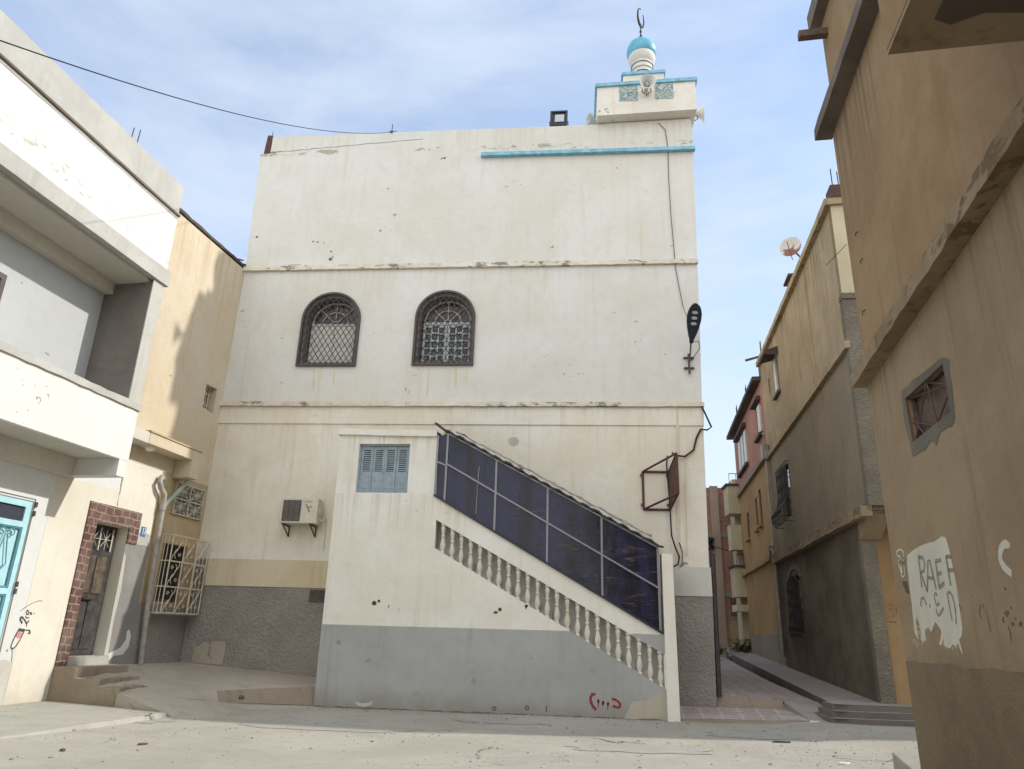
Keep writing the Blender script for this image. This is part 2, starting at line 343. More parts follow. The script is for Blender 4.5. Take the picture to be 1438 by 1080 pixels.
def bricks(name, c1, c2, mo, bw, rh, ms, axis, bump=.5, offs=.5, sq=1, wob=0):
    n = NT(name); x, y, z = n.sep()
    u = n.math('ADD', n.math('MULTIPLY', x, axis[0]), n.math('MULTIPLY', y, axis[1]))
    w = n.comb(u, z if axis[2] else n.math('ADD', n.math('MULTIPLY', x, -axis[1]), n.math('MULTIPLY', y, axis[0])), 0.)
    if wob:
        nz = n.n.new('ShaderNodeTexNoise'); nz.inputs['Scale'].default_value = 3; n.L(n.pos, nz.inputs['Vector'])
        va = n.n.new('ShaderNodeVectorMath'); va.operation = 'MULTIPLY_ADD'; n.L(nz.outputs['Color'], va.inputs[0]); va.inputs[1].default_value = (wob,wob,0); n.L(w, va.inputs[2]); w = va.outputs[0]
    b = n.n.new('ShaderNodeTexBrick'); b.inputs['Scale'].default_value = 1; b.inputs['Brick Width'].default_value = bw; b.inputs['Row Height'].default_value = rh
    b.inputs['Mortar Size'].default_value = ms; b.inputs['Color1'].default_value = (*c1,1); b.inputs['Color2'].default_value = (*c2,1); b.inputs['Mortar'].default_value = (*mo,1)
    b.offset = offs; b.squash = sq; n.L(w, b.inputs['Vector'])
    c = n.mix(n.ramp(n.noise(9, None, 5, .7), .35, .7, 0, .5), b.outputs['Color'], tuple(x*.6 for x in c2))
    c = n.mix(n.ramp(n.noise(1.1), .45, .7, 0, .35), c, mo)
    nb = n.bump(b.outputs['Fac'], -bump, .008); return n.out(c, .85, n.bump(n.noise(30, None, 5, .7), .4, .006, nb))
M['doorstone'] = bricks('red_stone_tiles', (.19,.10,.08), (.10,.056,.048), (.33,.27,.23), .25, .15, .011, (D54.x, D54.y, 1), 1., .37, 1, .11)
M['brick'] = bricks('hollow_red_brick', (.37,.20,.165), (.30,.155,.13), (.36,.25,.20), .3, .2, .018, (1, 0, 1), .4, .5)
M['paving'] = bricks('striped_paving_tiles', (.43,.35,.325), (.35,.275,.255), (.50,.46,.42), .4, .2, .028, (D50.y, -D50.x, 0), .3, 0.)
M['stubbrick'] = bricks('stub_brick', (.16,.07,.055), (.12,.055,.045), (.08,.06,.05), .14, .1, .02, (1, 0, 1), .6, .5)
def ground_mat(name, c1, c2, dark, crack=1.):
    n = NT(name); c = n.mix(n.ramp(n.noise(.35, None, 7, .7, .5), .35, .65), c1, c2)
    c = n.mix(n.ramp(n.noise(1.7, n.mapping((1, 2.2, 1)), 6, .7, .8), .5, .75, 0, .6), c, dark)
    c = n.mix(n.ramp(n.noise(60, None, 4, .8), .5, .8, 0, .35), c, tuple(x*.5 for x in dark))
    c = n.mix(n.ramp(n.noise(5, None, 6, .75), .62, .72, 0, .5), c, tuple(min(1, x*1.25) for x in c1))
    wv = n.n.new('ShaderNodeTexNoise'); wv.inputs['Scale'].default_value = 1.1; wv.inputs['Detail'].default_value = 6; n.L(n.pos, wv.inputs['Vector'])
    va = n.n.new('ShaderNodeVectorMath'); va.operation = 'MULTIPLY_ADD'; n.L(wv.outputs['Color'], va.inputs[0]); va.inputs[1].default_value = (1.2,1.2,0); n.L(n.pos, va.inputs[2])
    v = n.n.new('ShaderNodeTexVoronoi'); v.feature = 'DISTANCE_TO_EDGE'; v.inputs['Scale'].default_value = .28; n.L(va.outputs[0], v.inputs['Vector'])
    c = n.mix(n.ramp(n.noise(22, None, 4, .8), .48, .70, 0, .45), c, tuple(x*.75 for x in c2)); c = n.mix(n.ramp(n.noise(140, None, 2, .8), .60, .72, 0, .5), c, tuple(x*.55 for x in dark))
    ck = n.math('MULTIPLY', n.ramp(v.outputs['Distance'], .001, .006, 1, 0), n.ramp(n.noise(.6), .52, .6, 0, crack))
    c = n.mix(ck, c, tuple(x*.4 for x in dark))
    b = n.bump(n.noise(45, None, 6, .8), .5, .008); b = n.bump(n.noise(2.5, None, 5, .6), .4, .04, b); b = n.bump(ck, -.6, .01, b)
    return n.out(c, .95, b)
M['ground'] = ground_mat('dusty_concrete', (.43,.405,.35), (.36,.34,.29), (.27,.255,.22))
M['patchg'] = ground_mat('repair_concrete', (.40,.385,.345), (.345,.33,.295), (.25,.235,.205), .5)
M['walk'] = ground_mat('pavement_concrete', (.46,.415,.345), (.385,.34,.275), (.27,.235,.19), .6)
M['stepc'] = ground_mat('step_concrete', (.37,.31,.23), (.27,.22,.16), (.16,.13,.095), .4)
M['stepshade'] = ground_mat('step_riser_shade', (.21,.185,.165), (.16,.14,.125), (.1,.085,.075), .3)  # entrance step concrete, with the shade on the risers put into its colour
M['kerbc'] = ground_mat('worn_kerb', (.33,.28,.215), (.26,.215,.165), (.17,.14,.11), .3)
M['alleywalk'] = ground_mat('alley_walk_concrete', (.36,.32,.30), (.29,.255,.24), (.2,.175,.165), .5)
def leafm(name, c):
    n = NT(name); return n.out(n.mix(n.ramp(n.noise(7), .3, .7), c, tuple(x*2 for x in c)), .7)
M['leaf'] = leafm('weed_leaves', (.045,.07,.025)); M['stem'] = leafm('weed_stem', (.09,.08,.04))

# ================================================================== GROUND
def sst(x): x = max(0., min(1., x)); return x*x*(3-2*x)
def gz(x, y):
    z = .17*sst((-x-6.8)/3.0)*sst((17.-y)/1.5+.3) + .12*sst((x-3.6)/1.6)*sst((y-13)/2.6)
    if y > 17.5: z = max(z-.2*sst((y-17.5)/.5), 0)*0 + .0 + .03*(min(y, 50)-17.5)
    return z
def grid_mesh(xs, ys, fz, mb):
    b = len(mb.v)
    for y in ys:
        for x in xs: mb.v.append((x, y, fz(x, y)))
    n = len(xs)
    for j in range(len(ys)-1):
        for i in range(n-1): mb.f.append((b+j*n+i, b+j*n+i+1, b+(j+1)*n+i+1, b+(j+1)*n+i))
    return mb
def lsp(a, b, n): return [a+(b-a)*i/n for i in range(n+1)]
def hn(x, y, s=1.): return (math.sin(x*1.7*s+y*.9*s)+math.sin(y*2.3*s-x*1.1*s+1)+math.sin((x+y)*3.1*s)*.5)/2.5
xs = [-600,-200,-60,-25]+lsp(-14, 12, 80)+[25,60,200,600]; ys = [-600,-200,-60,-20]+lsp(-6, 20, 80)+lsp(22, 60, 19)+[120,300,800]
g = grid_mesh(xs, ys, lambda x, y: gz(x, y)+.008*hn(x, y), MB()).build('ground', M['ground'], smooth=True, kind='structure')
# loose grit and gravel, thicker along the wall feet
rnd = random.Random(5); gv = MB(); gv2 = MB()
def pebble(m, x, y, z, r):
    b = len(m.v); k = 5
    for lv, rr in ((-.4, .9), (.35, 1.0), (.75, .5)):
        for i in range(k):
            an = 2*PI*i/k+rnd.uniform(-.3,.3); q = rr*r*rnd.uniform(.75,1.2); m.v.append((x+q*math.cos(an), y+q*math.sin(an), z+r*lv))
    for l in (0, 1):
        for i in range(k): m.f.append((b+l*k+i, b+l*k+(i+1)%k, b+(l+1)*k+(i+1)%k, b+(l+1)*k+i))
    m.f.append(tuple(b+2*k+i for i in range(k)))
for i in range(2800):
    q = rnd.random()
    if q < .45: x, y = rnd.uniform(-10, 6), rnd.uniform(9, 16.2)
    elif q < .75: x, y = rnd.uniform(-5.6, 2.3), 16.28-abs(rnd.gauss(0, .22))
    elif q < .9: x, y = rnd.gauss(4.2, .5), rnd.uniform(9.5, 16)
    else: cx_ = rnd.choice(((-3,12.5),(1.5,13),(-6,12),(3,14.5),(-1,10.5))); x, y = rnd.gauss(cx_[0], .6), rnd.gauss(cx_[1], .4)
    r = min(.03, .004+rnd.expovariate(1/.005)); pebble(gv if rnd.random() < .6 else gv2, x, y, gz(x, y)+.008*hn(x, y), r)
gv.build('gravel', M['concrete'], kind='stuff'); gv2.build('grit', M['pale_cement'], kind='stuff')
# pale worn slab edge along the left house
mb = MB()
def LP(e, s, z): return LF.p(s, e, z)
pt_ = MB(); rnd = random.Random(9)
for cx_, cy_, rx, ry in ((-4.2,13.2,1.5,.55),(1.0,12.2,1.1,.5),(-7.6,13.1,.8,.5),(3.1,14.3,.8,.3),(-1.4,14.9,.9,.22)):
    b = len(pt_.v); k = 22; pt_.v.append((cx_, cy_, gz(cx_, cy_)+.014+.008*hn(cx_, cy_)))
    for i in range(k):
        an = 2*PI*i/k; q = rnd.uniform(.78, 1.15); x, y = cx_+rx*q*math.cos(an), cy_+ry*q*math.sin(an); pt_.v.append((x, y, gz(x, y)+.006+.008*hn(x, y)))
    for i in range(k): pt_.f.append((b, b+1+i, b+1+(i+1)%k))
# alley paving: first tread, riser, sloping striped tiles
mb = MB()
def ruled(mb, A, B, na, nb, jit=0):
    b = len(mb.v)
    def ip(P, t):
        k = t*(len(P)-1); i = min(int(k), len(P)-2); return V(P[i]).lerp(V(P[i+1]), k-i)
    for j in range(nb+1):
        for i in range(na+1):
            q = ip(A, i/na).lerp(ip(B, i/na), j/nb); q.z += jit*hn(q.x, q.y, 2.); mb.v.append(tuple(q))
    for j in range(nb):
        for i in range(na): mb.f.append((b+j*(na+1)+i, b+j*(na+1)+i+1, b+(j+1)*(na+1)+i+1, b+(j+1)*(na+1)+i))
    return mb
E0 = NF.p(0, 1.0, 0)
def sw(s, d): q = NF.p(s, d, 0); return (q.x, q.y)
pt_.build('street_patches', M['patchg'], kind='structure')
pv = MB()
ruled(pv, [(2.14,16.32,.05),(4.75,16.30,.10)], [(2.14,17.64,.19),(4.7,17.68,.20)], 10, 5, .004)          # tread
rsr = MB(); ruled(rsr, [(2.9,17.655,.12),(4.62,17.675,.12)], [(2.9,17.697,.458),(4.58,17.717,.343)], 20, 3, .008); ruled(rsr, [(2.14,16.27,-.1),(4.78,16.25,-.1)], [(2.14,16.315,.046),(4.75,16.295,.096)], 20, 1, .004); rsr.build('riser', M['kerbc'], kind='structure')
xr = [sw(s, 1.02) for s in (1.2, 6, 12, 19.5)]
ruled(pv, [(2.9,17.70,.46),(4.58,17.72,.345)], [(2.9,18.2,.48),(4.9,18.3,.34)], 10, 4, .004)
ruled(pv, [(2.9,18.2,.48),(2.9,24,.56),(2.9,30,.68),(2.9,37,.90)], [(xr[0][0],18.3,.31),(xr[1][0],24,.43),(xr[2][0],30,.59),(xr[3][0],37,.80)], 60, 12, .006)
pv.build('path', M['paving'], kind='structure')
rp = MB()
ruled(rp, [(4.75,16.28,.085),(5.4,16.2,.115)], [(4.60,17.7,.34),(5.62,18.0,.27)], 8, 8, .006)
ruled(rp, [(4.60,17.7,.34),(5.62,18.0,.27)], [(4.9,18.32,.345),(5.7,18.35,.315)], 8, 4, .004)
ruled(rp, [(4.74,16.2,.02),(5.26,16.0,.05)], [(4.75,16.28,.085),(5.25,16.2,.115)], 8, 2)
lt_ = [(4.75,16.28,.085),(4.60,17.7,.34),(4.9,18.32,.345)]
ruled(rp, lt_, [(x,y,-.1) for x,y,z in lt_], 12, 1)
rp.build('gutter_ramp', M['alleywalk'], kind='structure')
# raised sidewalk in front of the far right houses
swm = MB(); n = 40
for i in range(n):
    s0, s1 = -.6+20.6*i/n, -.6+20.6*(i+1)/n
    z0, z1 = .42+.034*max(s0,0), .42+.034*max(s1,0); j0, j1 = .015*hn(s0,0,3), .015*hn(s1,0,3)
    P = [NF.p(s0,1.0+j0,-.3),NF.p(s1,1.0+j1,-.3),NF.p(s1,-.1,-.3),NF.p(s0,-.1,-.3),NF.p(s0,1.0+j0,z0-.02),NF.p(s1,1.0+j1,z1-.02),NF.p(s1,-.1,z1),NF.p(s0,-.1,z0)]
    b = len(swm.v); swm.v += [tuple(p) for p in P]; swm.f += [(b+4,b+5,b+6,b+7),(b,b+1,b+5,b+4)]
    if i == 0: swm.f.append((b,b+4,b+7,b+3))
swm.build('sidewalk', M['alleywalk'], kind='structure')
kf = MB(); ruled(kf, [tuple(NF.p(q, 1.0+.015*hn(q,0,3)+.006, .40+.034*max(q,0)-.012)) for q in lsp(-.6, 20, 40)], [tuple(NF.p(q, 1.0+.015*hn(q,0,3)+.008, .1)) for q in lsp(-.6, 20, 40)], 40, 1)
kf.build('kerb', M['curb'], kind='structure')
t = thing('entrance_steps', 'three low worn concrete steps before the ochre doorway at the alley mouth', 'steps', (6.6, 16.4, .12))
for k, (f, z) in enumerate(((0, .20), (.25, .31), (.5, .42))):
    m = MB(); N_ = 14; b = 0
    for i in range(N_+1):
        x = 5.02+.10*k + (8.6-5.02)*i/N_; y = 15.80+f + (.012*hn(x, k, 3)) + (.28*(1-i/2.) if i < 2 else 0)*(.6)
        m.v += [(x, y, 0), (x, y, z), (x, 17.05, z+.004), (x, 17.05, 0)]
    for i in range(N_):
        a = i*4; c = a+4; m.f += [(a,c,c+1,a+1),(a+1,c+1,c+2,a+2)]
    m.f += [(0,1,2,3)]
    m.build('step', M['nosing' if 0 else 'stepshade'], t)
    q = MB(); ruled(q, [(5.06+.10*k, 15.86+f, z+.006), (8.6, 15.82+f, z+.006)], [(5.06+.10*k, 16.06+f if k < 2 else 17.04, z+.007), (8.6, 16.06+f if k < 2 else 17.04, z+.007)], 20, 1, .003); q.build('tread', M['alleywalk'], t)  # lighter sheet on each step, so the dark risers read as shaded
# left pavement in front of the yellow house and the mosque
def lp(e, s, z): q = LF.p(s, e, z); return (q.x, q.y, z)
Wr = [lp(-.02,-3.88,.75), lp(-.02,-2.4,.74), lp(-.02,-.02,.74), (-7.4,17.64,.62), (-5.45,17.64,.47)]
Kr = [lp(1.0,-3.88,.42), lp(1.5,-3.3,.40), lp(2.1,-2.5,.355), (-6.85,15.75,.33), (-5.45,16.45,.385)]
Fr = [lp(1.5,-3.88,.36), lp(1.9,-3.5,.30), lp(2.45,-2.9,.22), (-6.8,15.68,.07), (-5.45,16.40,.015)]
Gr = [lp(2.75,-3.86,-.03), lp(3.1,-3.85,-.05), lp(3.6,-3.8,-.08), (-6.2,14.6,-.10), (-5.45,15.2,-.10)]
pm = MB(); ruled(pm, Wr, Kr, 48, 10, .01); ruled(pm, Kr, Fr, 48, 2, .012); ruled(pm, Fr, Gr, 48, 6, .006)
for A, B in ((Wr[0],Kr[0]),(Kr[0],Fr[0]),(Fr[0],Gr[0])):
    b = len(pm.v); pm.v += [A, B, (B[0],B[1],-.2), (A[0],A[1],-.2)]; pm.f.append((b,b+1,b+2,b+3))
pm.build('pavement', M['walk'], kind='structure')
kb = MB(); kof = lambda P: [(x+.01, y-.02, z+(.008 if i else -.03)) for i, (x, y, z) in enumerate(P)]
ruled(kb, kof(Kr[2:]), kof([(a+.0, b-.01, c) for a, b, c in Fr[2:]]), 40, 3, .010)
kb.build('kerb', M['kerbc'], kind='structure')
t = thing('door_steps', 'worn concrete door steps under the dark wooden door framed in red stone', 'steps', lp(.4,-3.2,.2))
def jagged(mb, e1, s0, s1, z0, z1, e0=0):
    n = 10; b = len(mb.v)
    for i in range(n+1):
        s = s0+(s1-s0)*i/n; j = random.uniform(-.06,.05); jz = random.uniform(-.02,.012)
        mb.v += [tuple(LF.p(s,e0,z0)), tuple(LF.p(s,e1+j,z0)), tuple(LF.p(s,e1+j*.8,z1+jz)), tuple(LF.p(s,e0,z1))]
    for i in range(n):
        a = b+i*4; c = a+4; mb.f += [(a+1,c+1,c+2,a+2),(a+2,c+2,c+3,a+3)]
    mb.f += [(b,b+1,b+2,b+3),(b+n*4+3,b+n*4+2,b+n*4+1,b+n*4)]; return mb
jagged(MB(), 1.42, -3.902, -3.05, -.1, .45).build('step', M['stepc'], t)
jagged(MB(), .98, -3.9, -2.75, -.1, .575).build('step', M['stepc'], t)
jagged(MB(), .50, -3.895, -2.45, .3, .765).build('landing', M['stepc'], t)
jagged(MB(), .16, -3.62, -2.62, .7, .93, -.2).build('threshold', M['pale_cement'], t)
# pale slab strip at the foot of the white house
ss = MB(); ruled(ss, [lp(0,-12,.12), lp(0,-3.92,.185)], [lp(1.9,-12,.03), lp(2.5,-3.95,.095)], 40, 6, .006)
ruled(ss, [lp(1.9,-12,.03), lp(2.5,-3.95,.095)], [lp(1.96,-12,-.06), lp(2.56,-3.95,-.02)], 40, 1, .006)
ss.build('apron', M['ground'], kind='structure')

def ragged(P, n=4, j=.03):
    o = []
    for i in range(len(P)):
        a, b = P[i], P[(i+1) % len(P)]
        for k in range(n): t = k/n; o.append((a[0]+(b[0]-a[0])*t+random.uniform(-j,j), a[1]+(b[1]-a[1])*t+random.uniform(-j,j)))
    return o
# ================================================================== MOSQUE
def arch(cx, zb, zs, w, n=20):     # outline, ccw, from lower left
    r = w/2; return [(cx-r, zb), (cx+r, zb)] + [(cx+r*math.cos(PI*i/n), zs+r*math.sin(PI*i/n)*.99) for i in range(n+1)]
mos = thing('mosque', 'tall cream mosque with two arched grilled windows and a blue domed minaret', 'mosque', (-3, 17.6, .4))
WL, WR_ = (-6.61, 9.55), (-3.46, 9.575)
holes = [arch(-6.61, 8.24, 9.55, 1.52), arch(-3.46, 8.26, 9.575, 1.52)]
up_out = [(-9.36, 7.12), (3.20, 7.12), (3.27, 9.5), (3.30, 11.13), (3.385, 14.73), (3.385, 15.76), (.6, 15.74), (-3, 15.70), (-9.12, 15.64), (-9.12, 15.05), (-9.42, 15.03), (-9.30, 11.1)]
wm = MB().plate(MF, up_out, -.35, 0, holes)
lo_out = [(-9.33, 3.12), (3.14, 3.12), (3.21, 7.11), (-9.36, 7.11)]
wm.build('upper_wall', M['mosque'], mos)
MB().plate(MF, lo_out, -.35, .0).build('lower_wall', M['mosque_low'], mos)
MB().plate(MF, [(-9.36, 6.6), (3.215, 6.6), (3.225, 7.07), (-9.36, 7.07)], -.05, .03).build('wall_band', M['mosque_low'], mos)
MB().box(MF, -9.25, 3.08, -12, -.34, -.3, 15.0).build('rear_walls', M['mosque_low'], mos)
MB().rough(MF, -9.33, 3.31, -.02, .085, 11.06, 11.19, .12, .008, .004).build('cornice', M['ledge'], mos)
MB().rough(MF, -9.38, 3.24, -.02, .10, 7.06, 7.18, .12, .008, .0015).build('cornice', M['ledge'], mos)
# crack under the parapet
pts = [(-9.1+.22*i, 15.07+.0165*i+random.uniform(-.012,.012)) for i in range(22)]
MB().stroke(MF, pts, .016, .001, .003, .6).build('crack', M['patch'], mos)
MB().rough(MF, -2.70, 3.42, -.02, .13, 14.68, 14.79, .2, .003, .004).build('blue_ledge', M['blue'], mos)
# lower zone
b0 = MB().box(MF, -9.0, -5.0, -.3, .035, 2.49, 3.13); b0.build('plinth_band', M['band'], mos)
MB().box(MF, 1.9, 3.17, -.3, .05, 2.52, 3.17).build('plinth_band', M['bandr'], mos, label='pale grey cracked plinth band')
MB().box(MF, -9.3, -5.0, -.3, .02, .2, 2.488).build('roughcast_base', M['roughgrey'], mos)
MB().plate(MF, [(1.9, .0), (3.12, .0), (3.17, 2.515), (1.9, 2.515)], -.3, .03).build('roughcast_base', M['roughgrey'], mos)
MB().box(MF, -9.335, 3.0, -.6, -.012, -.3, 3.11).build('foundation', M['roughgrey'], mos)
a_, c_ = MF.at(272, 935), MF.at(322, 905)
MB().plate(MF, [(-9.0,.73),(-8.25,.70),(-8.22,1.18),(-8.3,1.22),(-8.75,1.2),(-8.98,1.05)], .0, .028).build('cement_repair', M['walk'], mos)
vp0, vp1 = (-6.33, 2.16), (-5.6, 2.45)
v = MB(); v.box(MF, vp0[0], vp1[0], .015, .035, vp0[1], vp0[1]+.02).box(MF, vp0[0], vp1[0], .015, .035, vp1[1]-.02, vp1[1]).box(MF, vp0[0], vp0[0]+.02, .015, .035, vp0[1]+.02, vp1[1]-.02)
for i in range(6): v.box(MF, vp0[0]+.02, vp1[0], .018, .032, vp0[1]+.035+i*.042, vp0[1]+.06+i*.042)
v.box(MF, vp0[0]+.02, vp1[0], .01, .021, vp0[1]+.02, vp1[1]-.02)
v.build('vent', M['irongrey'], mos)
MB().plate(MF, [MF.at(*p) for p in ((714,617),(718,614),(725,614),(729,619),(728,624),(722,627),(715,625))], 0, .004).build('cement_patch', M['cement'], mos)
# stain streak and spot chips are small chipped plaster marks
for px, py_, w in ((446,340,.05),(440,339,.04),(455,341,.03),(465,353,.04),(464,364,.07),(467,361,.04),(545,265,.03),(361,333,.06),(461,345,.02),(624,222,.06),(620,223,.04),(866,236,.03)):
    u, z = MF.at(px, py_); k = 7; ch = MB()
    ch.plate(MF, [(u+w*random.uniform(.5,1)*math.cos(2*PI*i/k), z+w*.9*random.uniform(.4,1)*math.sin(2*PI*i/k)) for i in range(k)], 0, .003)
    ch.build('chipped_spot', M['patch'], mos)
for px0, py0, px1, py1, wd in ((441,518,440,548,.10),(470,517,468,540,.07),(602,518,600,555,.09),(640,516,640,545,.08),(951,575,953,785,.09),(962,640,964,780,.05),(655,518,655,536,.05)):
    a_, b_ = MF.at(px0, py0), MF.at(px1, py1); q = MB(); n_ = 9
    q.stroke(MF, [(a_[0]+(b_[0]-a_[0])*i/n_+random.uniform(-.008,.008), a_[1]+(b_[1]-a_[1])*i/n_) for i in range(n_+1)], wd*.6, .0305 if py0 > 560 else .0, .0015, .35)
    q.build('rust_run', M['rustrun'], mos)
# arched windows
def clipline(p0, p1, inside, n=160):
    segs = []; cur = None
    for i in range(n+1):
        t = i/n; q = (p0[0]+(p1[0]-p0[0])*t, p0[1]+(p1[1]-p0[1])*t)
        if inside(q):
            if cur is None: cur = [q, q]
            cur[1] = q
        elif cur is not None: segs.append(cur); cur = None
    if cur is not None: segs.append(cur)
    return segs
def arched_window(cx, zb, zs, w, kind):
    r = w/2
    fr = MB().plate(MF, arch(cx, zb-.05, zs, w+.10, 28), -.02, .07, [arch(cx, zb, zs, w-.02, 28)])
    wn = fr.build('arched_window', M['mesh_iron'], mos, label={'a': 'arched window with solid white shutters behind diamond mesh', 'b': 'arched window with glazed white casements behind diamond mesh'}[kind])
    gm = MB(); dx, ratio = .155, 1.62
    def inside(q):
        x, z = q[0]-cx, q[1]
        if z < zb or abs(x) > r-.015: return False
        return z <= zs or math.hypot(x, z-zs) <= r-.015
    for k in range(-22, 23):
        x0 = cx + k*dx
        for sg in (1, -1):
            for a, b in clipline((x0-sg*3/ratio*.5, zb-.2), (x0+sg*3/ratio*.5, zb+2.8), inside):
                if math.dist(a, b) > .03: gm.tube([MF.p(a[0], .045+.004*sg, a[1]), MF.p(b[0], .045+.004*sg, b[1])], .0105, 4)
    gm.build('diamond_mesh', M['mesh_iron'], wn)
    # lining and casements .24 m inside the opening
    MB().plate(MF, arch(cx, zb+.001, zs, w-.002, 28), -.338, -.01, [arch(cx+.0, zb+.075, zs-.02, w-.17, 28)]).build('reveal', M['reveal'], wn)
    z1 = zs-.05; iw = (w-.22)/2; ci = cx+.02
    MB().plate(MF, arch(ci, zb, zs, w-.02, 20), -.40, -.33).build('fanlight_glass', M['redglass'], wn)
    fb = MB(); zc = z1+.04
    def arcpts(rr, n=16): return [MF.p(ci+rr*math.cos(PI*i/n), -.30, zc+rr*math.sin(PI*i/n)) for i in range(n+1)]
    fb.tube(arcpts(iw-.02), .028, 6); fb.tube(arcpts(iw*.55), .018, 6); fb.tube(arcpts(.09), .02, 6)
    for an in (45, 90, 135):
        c, s = math.cos(math.radians(an)), math.sin(math.radians(an)); fb.tube([MF.p(ci+.08*c, -.30, zc+.08*s), MF.p(ci+(iw-.04)*c, -.30, zc+(iw-.04)*s)], .016, 6)
    fb.box(MF, ci-iw, ci+iw, -.33, -.26, z1-.03, z1+.045)
    fb.build('fanlight_bars', M['pale_frame'], wn)
    zb1 = zb+.10
    for sd in (0, 1):
        u0 = ci-iw if sd == 0 else ci+.008; u1 = ci-.008 if sd == 0 else ci+iw
        cs = MB()
        if kind == 'a':
            cs.box(MF, u0, u1, -.32, -.275, zb1, z1-.035)
            for q in (0, 1): cs.plate(MF, [(u0+.06, zb1+.06+q*.52), (u1-.06, zb1+.06+q*.52), (u1-.06, zb1+.50+q*.5), (u0+.06, zb1+.50+q*.5)], -.276, -.262)
            cs.build('shutter', M['white_wood'], wn)
        else:
            cs.plate(MF, [(u0, zb1), (u1, zb1), (u1, z1-.035), (u0, z1-.035)], -.32, -.265, None or [])
            cs = MB(); hs = []; wcol = (u1-u0-.10)/3
            H = z1-.035-zb1-.10
            for c in range(3):
                k = 0; z = zb1+.05; off = .5 if c == 1 else 0
                rows = 5; hh = H/rows
                for rr in range(rows):
                    za, zb_ = zb1+.05+rr*hh+.014, zb1+.05+(rr+1)*hh-.014
                    if c == 1: za += .035*(rr-2)*.6; zb_ += .035*(rr-2)*.6+.0
                    hs.append([(u0+.05+c*wcol+.014, za), (u0+.05+(c+1)*wcol-.014, za), (u0+.05+(c+1)*wcol-.014, min(zb_, z1-.05)), (u0+.05+c*wcol+.014, min(zb_, z1-.05))])
            cs.plate(MF, [(u0, zb1), (u1, zb1), (u1, z1-.035), (u0, z1-.035)], -.32, -.275, hs)
            ob = cs.build('casement', M['pale_frame'], wn)
    if kind == 'b': MB().box(MF, ci-iw, ci+iw, -.328, -.315, zb1, z1-.04).build('panes', M['darkglass'], wn)
arched_window(-6.61, 8.24, 9.55, 1.54, 'a'); arched_window(-3.46, 8.26, 9.575, 1.54, 'b')
# minaret (a part of the mosque) with its own pieces
mn = MB()
def tier(x0, x1, zbot, ztop, y0, y1, zl=0):
    mn.hexa([(x0,y0,zbot),(x1,y0,zbot+zl),(x1,y1,zbot+zl),(x0,y1,zbot),(x0,y0,ztop),(x1,y0,ztop+zl),(x1,y1,ztop+zl),(x0,y1,ztop)])
x0, x1, yf = .67, 3.50, 17.28
tier(x0, x1, 15.79, 16.78, yf, yf+2.5, .12)
mn.hexa([(.9,17.62,14.9),(3.36,17.62,14.9),(3.36,19.6,14.9),(.9,19.6,14.9),(.9,17.62,15.78),(3.36,17.62,15.86),(3.36,19.6,15.86),(.9,19.6,15.78)])
tier(1.47, 2.68, 16.8, 17.56, 17.70, 18.9, .05)
mi = mn.build('minaret', M['minaret'], mos)
bl = MB()
def rim(x0, x1, z, y0, y1, zl, o=.06, h=.11):
    bl.hexa([(x0-o,y0-o,z),(x1+o,y0-o,z+zl),(x1+o,y1+o,z+zl),(x0-o,y1+o,z),(x0-o,y0-o,z+h),(x1+o,y0-o,z+h+zl),(x1+o,y1+o,z+h+zl),(x0-o,y1+o,z+h)])
rim(x0, x1, 16.782, yf, yf+2.5, .12); rim(1.47, 2.68, 17.562, 17.70, 18.9, .05, .05, .10)
bl.build('blue_cornice', M['blue'], mi)
YF = Frame((0, yf, 0), (1,0,0), (0,-1,0))
tl = NT('glazed_tile'); tn = tl.noise(5, tl.mapping((1,1,1)), 4, .6, 2.5)
M['tile'] = tl.out(tl.mix(tl.ramp(tn, .45, .55), (.11,.25,.29), (.42,.46,.42)), .35, tl.bump(tn, .4, .01))
for (ua, ub, za) in ((1.31,1.84,16.27),(2.33,2.86,16.31)):
    tp = MB().box(YF, ua, ub, -.01, .012, za, za+.52).build('tile_panel', M['tile'], mi)
    rl = MB(); cx, cz = (ua+ub)/2, za+.26
    for i in range(4):
        an = PI/4+i*PI/2; c, s = math.cos(an), math.sin(an)
        rl.tube([YF.p(cx+.05*c, .016, cz+.05*s), YF.p(cx+.15*c-.03*s, .016, cz+.15*s+.03*c), YF.p(cx+.24*c, .016, cz+.22*s)], .016, 5)
        rl.tube([YF.p(cx+.22*math.cos(an+.5+i*0), .016, cz+.22*math.sin(an+.5)), YF.p(cx+.13*math.cos(an+.8), .016, cz+.13*math.sin(an+.8)), YF.p(cx+.22*math.cos(an+1.1), .016, cz+.22*math.sin(an+1.1))], .013, 5)
    rl.build('tile_relief', M['drum'], mi)
cxm, cym = 2.11, 18.3
MB().lathe((cxm,cym,17.66), [(.33,0),(.33,.30),(.315,.31),(.315,.50),(.335,.51),(.335,.54),(.32,.55),(.32,.82),(.35,.85),(.40,.95),(.42,1.06),(.40,1.14)], 32).build('drum', M['drum'], mi, smooth=True)
rg = MB()
for zz in (.36,.52,.70): rg.lathe((cxm,cym,17.66+zz), [(.322,0),(.345,.004),(.345,.016),(.322,.02)], 32)
rg.build('drum_rings', M['irongrey'], mi)
MB().lathe((cxm,cym,18.74), [(.36,0),(.42,.05),(.455,.14),(.465,.24),(.445,.36),(.39,.49),(.29,.60),(.17,.68),(.05,.73)], 36).build('dome', M['dome'], mi, smooth=True)
fn = MB().lathe((cxm,cym,19.42), [(.09,0),(.05,.05),(.03,.10),(.028,.18),(.05,.21),(.028,.25),(.022,.36),(.045,.40),(.02,.44),(.016,.66),(.04,.69),(.015,.72)], 12)
cr = []
